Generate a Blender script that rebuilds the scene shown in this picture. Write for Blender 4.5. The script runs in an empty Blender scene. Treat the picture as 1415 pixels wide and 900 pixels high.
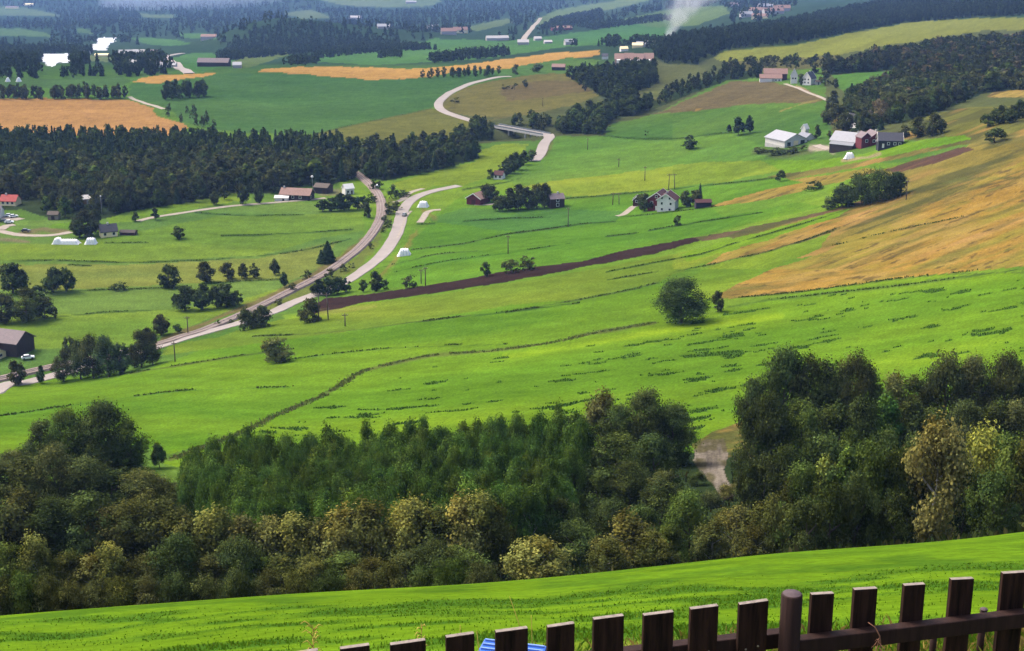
import bpy, math, random
import numpy as np

rng = np.random.default_rng(11)
random.seed(11)
scene = bpy.context.scene
COL = scene.collection

# ------------------------------------------------------------------ camera frame
F, CX, CY = 2000.0, 707.5, 450.0          # focal length in photo pixels
PITCH = math.atan(588 / 2000.0)
SP, CP = math.sin(PITCH), math.cos(PITCH)
CZ = 150.0                                 # camera height above the valley floor


def s_of(py):
    u = (CY - np.asarray(py, float)) / F
    return (SP - u * CP) / (CP + u * SP)   # fall of the sight line per metre


def py_of(s):
    s = np.asarray(s, float)
    u = (SP - s * CP) / (CP + s * SP)
    return CY - F * u


def t_of(px, py):
    u = (CY - np.asarray(py, float)) / F
    return ((np.asarray(px, float) - CX) / F) / (CP + u * SP)


def project(X, Y, Z):
    Zr = Z - CZ
    zc = Y * CP - Zr * SP
    yc = Y * SP + Zr * CP
    return CX + F * X / zc, CY - F * yc / zc


# ------------------------------------------------------------------ noise
def _hash(ix, iy, seed):
    v = np.sin(ix * 127.1 + iy * 311.7 + seed * 74.7) * 43758.5453
    return v - np.floor(v)


def vnoise(x, y, seed=0):
    ix, iy = np.floor(x), np.floor(y)
    fx, fy = x - ix, y - iy
    fx = fx * fx * (3 - 2 * fx)
    fy = fy * fy * (3 - 2 * fy)
    a, b = _hash(ix, iy, seed), _hash(ix + 1, iy, seed)
    c, d = _hash(ix, iy + 1, seed), _hash(ix + 1, iy + 1, seed)
    return (a * (1 - fx) + b * fx) * (1 - fy) + (c * (1 - fx) + d * fx) * fy


def fbm(x, y, seed=0, o=3):
    r, a, n = 0, .5, 0
    for k in range(o):
        r = r + a * vnoise(x * 2 ** k, y * 2 ** k, seed + 17 * k)
        n += a
        a *= .5
    return r / n


# ------------------------------------------------------------------ terrain
def pchip(x, y, xq):
    x, y, xq = np.asarray(x, float), np.asarray(y, float), np.asarray(xq, float)
    h = np.diff(x)
    d = np.diff(y) / h
    m = np.zeros_like(y)
    for k in range(1, len(x) - 1):
        if d[k - 1] * d[k] > 0:
            w1, w2 = 2 * h[k] + h[k - 1], h[k] + 2 * h[k - 1]
            m[k] = (w1 + w2) / (w1 / d[k - 1] + w2 / d[k])
    m[0], m[-1] = d[0], d[-1]
    i = np.clip(np.searchsorted(x, xq) - 1, 0, len(x) - 2)
    u = np.clip((xq - x[i]) / h[i], 0, 1)
    return ((1 + 2 * u) * (1 - u) ** 2 * y[i] + u * (1 - u) ** 2 * h[i] * m[i]
            + u * u * (3 - 2 * u) * y[i + 1] + u * u * (u - 1) * h[i] * m[i + 1])


PXC = [-600, 0, 350, 700, 1060, 1415, 2000]
TC = [(p - CX) / F / .959 for p in PXC]
# rows of (distances, heights): a number is a height on the photo, a string a level relative to the eye
V = 'z-150'
ROWS = [
    ([2] * 7, ['z-3.3'] * 7),
    ([5] * 7, ['z-3.75'] * 7),
    ([8] * 7, ['z-5.0'] * 7),
    ([14] * 7, [1000, 960, 935, 908, 898, 885, 840]),
    ([35, 35, 38, 40, 40, 42, 42], [930, 885, 853, 838, 813, 789, 740]),
    ([58, 60, 65, 68, 72, 78, 85], [895, 849, 826, 805, 770, 741, 680]),
    ([72, 75, 80, 85, 90, 98, 105], [925, 880, 860, 838, 812, 785, 725]),
    ([110, 110, 112, 115, 118, 125, 130], [900, 850, 835, 815, 790, 760, 700]),
    ([150, 150, 150, 150, 150, 155, 160], [840, 800, 785, 770, 750, 715, 660]),
    ([190, 190, 190, 190, 190, 190, 190], [740, 715, 700, 680, 660, 640, 590]),
    ([240, 240, 240, 225, 235, 235, 240], [640, 640, 630, 612, 600, 580, 530]),
    ([300, 310, 310, 300, 280, 260, 260], [585, 590, 565, 540, 545, 540, 490]),
    ([380, 380, 390, 370, 340, 300, 290], [545, 550, 505, 480, 480, 470, 430]),
    ([448, 450, 470, 430, 410, 380, 360], [525, 525, 455, 432, 415, 370, 320]),
    ([520, 520, 540, 560, 560, 480, 440], [V, V, 'z-149', 355, 315, 290, 250]),
    ([680, 680, 690, 690, 680, 570, 520], [V, V, V, 297, 255, 210, 150]),
    ([900, 900, 900, 880, 800, 660, 600], [V, V, V, 208, 200, 160, 100]),
    ([1080, 1080, 1080, 1070, 960, 850, 800], [V, V, V, 150, 148, 135, 80]),
    ([1290, 1290, 1290, 1330, 1150, 1100, 1050], [V, V, V, 100, 112, 95, 50]),
    ([1850, 1850, 1800, 1650, 1500, 1380, 1300], [85, 84, 84, 80, 62, 60, 30]),
    ([3000, 3000, 2950, 2700, 2200, 1650, 1600], [58, 58, 55, 50, 38, 30, 0]),
    ([4600, 4600, 4500, 4200, 3200, 2000, 2000], [30, 30, 28, 22, 12, 8, -20]),
    ([6200, 6200, 6100, 5600, 4400, 2600, 2600], [8, 8, 5, 2, -6, -10, -45]),
    ([8500, 8500, 8500, 8000, 6500, 4200, 4200], [-50, -50, -50, -45, -50, -60, -90]),
    ([11000] * 7, [-130] * 7),
    ([14000] * 7, [-165] * 7),
]
NT, ND = 481, 2400
TT = np.linspace(-.72, .72, NT)
DD = np.geomspace(1.0, 14000, ND)
_Dr = np.array([pchip(TC, r[0], TT) for r in ROWS])
_Zr = []
for Dl, Hl in ROWS:
    z = [float(h[1:]) if isinstance(h, str) else -d * float(s_of(h)) for d, h in zip(Dl, Hl)]
    _Zr.append(pchip(TC, z, TT))
_Zr = np.array(_Zr)
ZT = np.empty((NT, ND))
for i in range(NT):
    ZT[i] = pchip(_Dr[:, i], _Zr[:, i], DD)
_XX, _YY = TT[:, None] * DD[None], np.broadcast_to(DD[None], ZT.shape)
# wooded knoll in the valley and small swells
ZT += 40 * np.exp(-((_XX + 425) / 105) ** 2 - ((_YY - 2600) / 200) ** 2)
ZT += 22 * np.exp(-((_XX + 290) / 120) ** 2 - ((_YY - 2620) / 200) ** 2)
ZT += 10 * np.exp(-((_XX + 150) / 140) ** 2 - ((_YY - 2620) / 200) ** 2)
# the stream gully under the road bridge
_bx, _by = float(t_of(721, 184)) * 955, 955.0
_ga, _gb = (_XX - _bx) * .55 - (_YY - _by) * .83, (_XX - _bx) * .83 + (_YY - _by) * .55
ZT -= 7.5 * np.exp(-(_ga / 15) ** 2 - (_gb / 34) ** 2)
amp = np.interp(DD, [1, 30, 75, 120, 300, 800, 1500, 3000, 14000], [0, .15, .2, .6, .9, 1.0, 3, 12, 60])[None]
wl = np.interp(DD, [1, 100, 400, 1500, 3000, 8000], [12, 25, 60, 120, 300, 700])[None]
ZT += amp * (fbm(_XX / 45 + 7, _YY / 45, 3) - .5) * (DD < 1500)[None]
ZT += amp * (fbm(_XX / 420 + 7, _YY / 420, 5) - .5) * (DD >= 900)[None] * np.clip((DD - 900) / 600, 0, 1)[None]


def zrel(X, Y):
    X, Y = np.asarray(X, float), np.maximum(np.asarray(Y, float), 1.0)
    t = np.clip((X / Y - TT[0]) / (TT[1] - TT[0]), 0, NT - 1.001)
    d = np.clip(np.log(Y) / math.log(14000) * (ND - 1), 0, ND - 1.001)
    i, j = t.astype(int), d.astype(int)
    a, b = t - i, d - j
    return (ZT[i, j] * (1 - a) * (1 - b) + ZT[i + 1, j] * a * (1 - b)
            + ZT[i, j + 1] * (1 - a) * b + ZT[i + 1, j + 1] * a * b)


def gz(X, Y):
    return zrel(X, Y) + CZ


def P(px, py, dmin=9.0):
    """the ground point the photo shows at (px, py)"""
    s, t = float(s_of(py)), float(t_of(px, py))
    k = np.nonzero((zrel(t * DD, DD) / DD >= -s) == False)[0]
    z = zrel(t * DD, DD)
    hit = np.nonzero((z >= -s * DD) & (DD > dmin))[0]
    j = hit[0] if len(hit) else ND - 1
    if j > 0:
        f0, f1 = z[j - 1] + s * DD[j - 1], z[j] + s * DD[j]
        w = f0 / (f0 - f1) if f0 != f1 else 0
        D = DD[j - 1] + min(max(w, 0), 1) * (DD[j] - DD[j - 1])
    else:
        D = DD[j]
    return t * D, D


def mpp(X, Y):
    """metres per photo pixel at a ground point"""
    return (Y * CP - float(zrel(X, Y)) * SP) / F


# ------------------------------------------------------------------ polygon helpers
def inpoly(px, py, poly):
    poly = np.asarray(poly, float)
    x0, y0 = poly.min(0)
    x1, y1 = poly.max(0)
    out = np.zeros(px.shape, bool)
    m = np.nonzero((px >= x0) & (px <= x1) & (py >= y0) & (py <= y1))[0]
    if not len(m):
        return out
    x, y = px[m], py[m]
    c = np.zeros(len(m), bool)
    n = len(poly)
    for i in range(n):
        (xa, ya), (xb, yb) = poly[i], poly[(i + 1) % n]
        if ya == yb:
            continue
        cr = ((ya > y) != (yb > y)) & (x < (xb - xa) * (y - ya) / (yb - ya) + xa)
        c ^= cr
    out[m] = c
    return out


def dline(px, py, line, pad=8):
    line = np.asarray(line, float)
    x0, y0 = line.min(0) - pad
    x1, y1 = line.max(0) + pad
    out = np.full(px.shape, 1e9)
    m = np.nonzero((px >= x0) & (px <= x1) & (py >= y0) & (py <= y1))[0]
    if not len(m):
        return out
    x, y = px[m], py[m]
    best = np.full(len(m), 1e9)
    for (xa, ya), (xb, yb) in zip(line[:-1], line[1:]):
        dx, dy = xb - xa, yb - ya
        L = dx * dx + dy * dy + 1e-9
        u = np.clip(((x - xa) * dx + (y - ya) * dy) / L, 0, 1)
        best = np.minimum(best, np.hypot(x - xa - u * dx, y - ya - u * dy))
    out[m] = best
    return out


# ------------------------------------------------------------------ materials
def new_mat(name):
    m = bpy.data.materials.new(name)
    m.use_nodes = True
    nt = m.node_tree
    nt.nodes.clear()
    return m, nt, nt.nodes.new('ShaderNodeOutputMaterial')


def N(nt, kind, **kw):
    n = nt.nodes.new(kind)
    for k, v in kw.items():
        setattr(n, k, v)
    return n


def mulcol(nt, a, b, fac=1.0):
    n = N(nt, 'ShaderNodeMix', data_type='RGBA', blend_type='MULTIPLY')
    n.inputs[0].default_value = fac
    for sock, v in ((n.inputs[6], a), (n.inputs[7], b)):
        if isinstance(v, tuple):
            sock.default_value = v if len(v) == 4 else (*v, 1)
        else:
            nt.links.new(v, sock)
    return n.outputs[2]


def noise_val(nt, vec, scale, lo, hi, detail=3.0, rough=.6):
    n = N(nt, 'ShaderNodeTexNoise')
    n.inputs['Scale'].default_value = scale
    n.inputs['Detail'].default_value = detail
    n.inputs['Roughness'].default_value = rough
    if vec is not None:
        nt.links.new(vec, n.inputs['Vector'])
    r = N(nt, 'ShaderNodeMapRange')
    r.inputs[1].default_value, r.inputs[2].default_value = .3, .7
    r.inputs[3].default_value, r.inputs[4].default_value = lo, hi
    nt.links.new(n.outputs['Fac'], r.inputs[0])
    return r.outputs[0], n.outputs['Fac']


def gray(nt, val):
    c = N(nt, 'ShaderNodeCombineColor')
    for k in range(3):
        nt.links.new(val, c.inputs[k])
    return c.outputs[0]


def leaf_material():
    m, nt, out = new_mat('foliage')
    oi = N(nt, 'ShaderNodeObjectInfo')
    at = N(nt, 'ShaderNodeAttribute', attribute_name='lv')
    c = mulcol(nt, oi.outputs['Color'], at.outputs['Color'])
    d = N(nt, 'ShaderNodeBsdfDiffuse')
    tr = N(nt, 'ShaderNodeBsdfTranslucent')
    mx = N(nt, 'ShaderNodeMixShader')
    mx.inputs[0].default_value = .22
    nt.links.new(c, d.inputs[0])
    nt.links.new(c, tr.inputs[0])
    nt.links.new(d.outputs[0], mx.inputs[1])
    nt.links.new(tr.outputs[0], mx.inputs[2])
    nt.links.new(mx.outputs[0], out.inputs[0])
    return m


def ground_material():
    m, nt, out = new_mat('ground_cover')
    geo = N(nt, 'ShaderNodeNewGeometry')
    at = N(nt, 'ShaderNodeAttribute', attribute_name='lv')
    v1, f1 = noise_val(nt, geo.outputs['Position'], 1.6, .62, 1.38, 5, .8)
    v2, f2 = noise_val(nt, geo.outputs['Position'], .11, .86, 1.14, 3, .6)
    c = mulcol(nt, at.outputs['Color'], gray(nt, v1))
    c = mulcol(nt, c, gray(nt, v2))
    b = N(nt, 'ShaderNodeBump')
    b.inputs['Strength'].default_value = .45
    b.inputs['Distance'].default_value = .35
    nt.links.new(f1, b.inputs['Height'])
    d = N(nt, 'ShaderNodeBsdfDiffuse')
    nt.links.new(c, d.inputs[0])
    nt.links.new(b.outputs[0], d.inputs['Normal'])
    nt.links.new(d.outputs[0], out.inputs[0])
    return m


def plain(name, col, rough=.75, var=.18, scale=3.0, bump=0.0, stretch=None, spec=.3, metal=0.0):
    m, nt, out = new_mat(name)
    tc = N(nt, 'ShaderNodeTexCoord')
    vec = tc.outputs['Object']
    if stretch:
        mp = N(nt, 'ShaderNodeMapping')
        mp.inputs['Scale'].default_value = stretch
        nt.links.new(vec, mp.inputs[0])
        vec = mp.outputs[0]
    v, f = noise_val(nt, vec, scale, 1 - var, 1 + var, 4, .65)
    c = mulcol(nt, (*col, 1), gray(nt, v))
    b = N(nt, 'ShaderNodeBsdfPrincipled')
    b.inputs['Roughness'].default_value = rough
    b.inputs['Metallic'].default_value = metal
    b.inputs['Specular IOR Level'].default_value = spec
    nt.links.new(c, b.inputs['Base Color'])
    if bump:
        bp = N(nt, 'ShaderNodeBump')
        bp.inputs['Strength'].default_value = bump
        bp.inputs['Distance'].default_value = .01
        nt.links.new(f, bp.inputs['Height'])
        nt.links.new(bp.outputs[0], b.inputs['Normal'])
    nt.links.new(b.outputs[0], out.inputs[0])
    return m


LEAF = leaf_material()
GROUND = ground_material()
BARK = plain('bark', (.07, .055, .045), .9, .4, 8)
BIRCHBARK = plain('birch_bark', (.36, .34, .31), .9, .45, 10)
ASPH = plain('pale_asphalt', (.205, .176, .155), .9, .10, .12)
GRAVEL = plain('gravel', (.22, .185, .145), .95, .18, .5)
BALLAST = plain('ballast', (.155, .118, .098), .95, .25, .4)
STEEL = plain('rail_steel', (.30, .25, .22), .5, .1, 2, metal=.6)
WHITE = plain('white_paint', (.60, .57, .52), .7, .08, 1.5)
CREAM = plain('cream_paint', (.74, .60, .33), .7, .08, 1.5)
REDP = plain('red_paint', (.100, .011, .015), .75, .18, 1.5)
BARNRED = plain('barn_red', (.050, .013, .012), .8, .25, 1.5)
DARKB = plain('dark_brown_wood', (.032, .020, .018), .8, .25, 1.5)
BLACKP = plain('black_paint', (.015, .016, .021), .7, .2, 1.5)
ROOFG = plain('pale_metal_roof', (.215, .215, .225), .5, .10, .8, spec=.4)
ROOFP = plain('pink_tile_roof', (.20, .118, .092), .8, .18, 1.2)
ROOFD = plain('dark_tile_roof', (.035, .035, .045), .7, .2, 1.2)
ROOFR = plain('red_tile_roof', (.26, .032, .024), .75, .2, 1.2)
ROOFM = plain('mauve_roof', (.13, .098, .10), .75, .15, 1.0)
CONC = plain('concrete', (.32, .31, .29), .9, .15, .8)
GLASSD = plain('dark_window', (.02, .025, .03), .15, .1, 1, spec=.6)
FARW = plain('faded_white_boards', (.31, .29, .28), .8)
PLASTIC = plain('white_wrap', (.68, .67, .65), .5, .16, 1.1, .5)
POLEW = plain('pole_wood', (.085, .065, .05), .9, .25, 3)
TYRE = plain('tyre_rubber', (.02, .02, .02), .9, .1, 5)
CARGREY = plain('grey_car_paint', (.13, .14, .15), .35, .03, 2, spec=.6)
CARWHITE = plain('white_car_paint', (.75, .75, .74), .35, .03, 2, spec=.6)
CARBLACK = plain('black_car_paint', (.015, .016, .018), .3, .03, 2, spec=.6)
FENCE = plain('brown_stain', (.0195, .0085, .0058), .8, .75, 5, .8, (9, 9, .7), spec=.12)
SKYLIT_END = plain('skylit_end_grain', (.19, .155, .13), .9, .3, 40, .3)  # cut picket tops, with the sky's reflection painted in as a paler colour
POSTW = plain('post_stain', (.022, .0105, .0085), .75, .35, 5, .4, (9, 9, .7), spec=.14)
POSTTOP = plain('post_top', (.060, .040, .043), .8, .25, 25, .3)
BLUE = plain('blue_plastic', (.02, .085, .36), .4, .1, 4, spec=.5)
BLUEW = plain('pale_blue_rib', (.12, .21, .48), .4, .08, 4, spec=.5)
STRAW = plain('dry_stalk', (.30, .23, .045), .9, .3, 20)
STEMB = plain('brown_dry_stem', (.20, .09, .05), .9, .3, 30)


def water_material():
    m, nt, out = new_mat('river_water')
    b = N(nt, 'ShaderNodeBsdfPrincipled')
    b.inputs['Base Color'].default_value = (.42, .43, .46, 1)  # pale base carries the white sky reflection in its colour
    b.inputs['Roughness'].default_value = .3
    b.inputs['IOR'].default_value = 1.33
    w = N(nt, 'ShaderNodeTexNoise')
    w.inputs['Scale'].default_value = .4
    geo = N(nt, 'ShaderNodeNewGeometry')
    nt.links.new(geo.outputs['Position'], w.inputs['Vector'])
    bp = N(nt, 'ShaderNodeBump')
    bp.inputs['Strength'].default_value = .02
    nt.links.new(w.outputs['Fac'], bp.inputs['Height'])
    nt.links.new(bp.outputs[0], b.inputs['Normal'])
    nt.links.new(b.outputs[0], out.inputs[0])
    return m


WATER = water_material()


# ------------------------------------------------------------------ mesh helpers
def np_mesh(name, Vv, Fq, mats, lv=None, mi=None, smooth=False):
    Vv, Fq = np.asarray(Vv, np.float32), np.asarray(Fq, np.int32)
    me = bpy.data.meshes.new(name)
    k = Fq.shape[1]
    me.vertices.add(len(Vv))
    me.vertices.foreach_set('co', Vv.ravel())
    me.loops.add(Fq.size)
    me.loops.foreach_set('vertex_index', Fq.ravel())
    me.polygons.add(len(Fq))
    me.polygons.foreach_set('loop_start', np.arange(0, Fq.size, k, dtype=np.int32))
    me.polygons.foreach_set('loop_total', np.full(len(Fq), k, np.int32))
    if mi is not None:
        me.polygons.foreach_set('material_index', np.asarray(mi, np.int32))
    me.polygons.foreach_set('use_smooth', np.full(len(Fq), smooth))
    for m in (mats if isinstance(mats, list) else [mats]):
        me.materials.append(m)
    if lv is not None:
        a = me.attributes.new('lv', 'FLOAT_COLOR', 'POINT')
        c = np.ones((len(Vv), 4), np.float32)
        c[:, :3] = lv
        a.data.foreach_set('color', c.ravel())
    me.update(calc_edges=True)
    return me


def link(name, data, parent=None):
    o = bpy.data.objects.new(name, data)
    COL.objects.link(o)
    if parent is not None:
        o.parent = parent
    return o


def tag(o, label=None, cat=None, group=None, kind=None):
    if label:
        o['label'] = label
    if cat:
        o['category'] = cat
    if group:
        o['group'] = group
    if kind:
        o['kind'] = kind
    return o


class MB:
    def __init__(self):
        self.v, self.f, self.mi = [], [], []

    def add(self, vs, fs, m=0):
        b = len(self.v)
        self.v += [tuple(map(float, p)) for p in vs]
        self.f += [tuple(b + i for i in f) for f in fs]
        self.mi += [m] * len(fs)

    def box(self, x0, x1, y0, y1, z0, z1, m=0, top=None):
        self.add([(x0, y0, z0), (x1, y0, z0), (x1, y1, z0), (x0, y1, z0),
                  (x0, y0, z1), (x1, y0, z1), (x1, y1, z1), (x0, y1, z1)],
                 [(0, 3, 2, 1), (0, 1, 5, 4), (1, 2, 6, 5), (2, 3, 7, 6), (3, 0, 4, 7)], m)
        b = len(self.v) - 8
        self.f.append((b + 4, b + 5, b + 6, b + 7))
        self.mi.append(m if top is None else top)

    def extrude_x(self, prof, x0, x1, m=0):
        """closed profile of (y, z), counter-clockwise seen from +x"""
        n = len(prof)
        self.add([(x0, y, z) for y, z in prof] + [(x1, y, z) for y, z in prof],
                 [tuple(range(n - 1, -1, -1)), tuple(range(n, 2 * n))]
                 + [(i, (i + 1) % n, n + (i + 1) % n, n + i) for i in range(n)], m)

    def tube(self, pts, radii, n=8, m=0, cap=True):
        rings = []
        for k, p in enumerate(pts):
            p = np.array(p, float)
            a = np.array(pts[max(k - 1, 0)], float)
            c = np.array(pts[min(k + 1, len(pts) - 1)], float)
            d = (c - a) / (np.linalg.norm(c - a) + 1e-9)
            u = np.cross(d, (1, 0, 0) if abs(d[0]) < .8 else (0, 1, 0))
            u /= np.linalg.norm(u)
            w = np.cross(d, u)
            rings.append([p + radii[k] * (math.cos(2 * math.pi * q / n) * u + math.sin(2 * math.pi * q / n) * w)
                          for q in range(n)])
        vs = [q for r in rings for q in r]
        fs = []
        for k in range(len(pts) - 1):
            for q in range(n):
                fs.append((k * n + q, k * n + (q + 1) % n, (k + 1) * n + (q + 1) % n, (k + 1) * n + q))
        if cap:
            fs.append(tuple(range(n - 1, -1, -1)))
            fs.append(tuple((len(pts) - 1) * n + q for q in range(n)))
        self.add(vs, fs, m)

    def mesh(self, name, mats, smooth=False):
        me = bpy.data.meshes.new(name)
        me.from_pydata(self.v, [], self.f)
        for m in (mats if isinstance(mats, list) else [mats]):
            me.materials.append(m)
        me.polygons.foreach_set('material_index', self.mi)
        me.polygons.foreach_set('use_smooth', [smooth] * len(self.f))
        me.update()
        return me

    def obj(self, name, mats, parent=None, smooth=False):
        return link(name, self.mesh(name, mats, smooth), parent)






HAZE_COL = (.30, .50, 1.0)
HAZE_DENS = 5.2e-5
SUN_AZ, SUN_STR, SKY_STR, EXPOSURE = -60, 1.2, .145, 1.55
# ------------------------------------------------------------------ land use (outlines in photo pixels, laid on the terrain)
C_BRIGHT = (.052, .138, .0085)
C_VALLEY = (.030, .098, .012)
C_LIGHTG = (.075, .145, .013)
C_FARG = (.030, .098, .016)
C_OLIVE = (.066, .068, .015)
C_OLIVEY = (.100, .108, .018)
C_ORANGE = (.19, .105, .034)
C_OCHRE = (.152, .092, .020)
C_BROWN = (.068, .054, .023)
C_PLOUGH = (.021, .0125, .0105)
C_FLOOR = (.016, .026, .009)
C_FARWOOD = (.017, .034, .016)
C_PATH = (.25, .21, .16)

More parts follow.
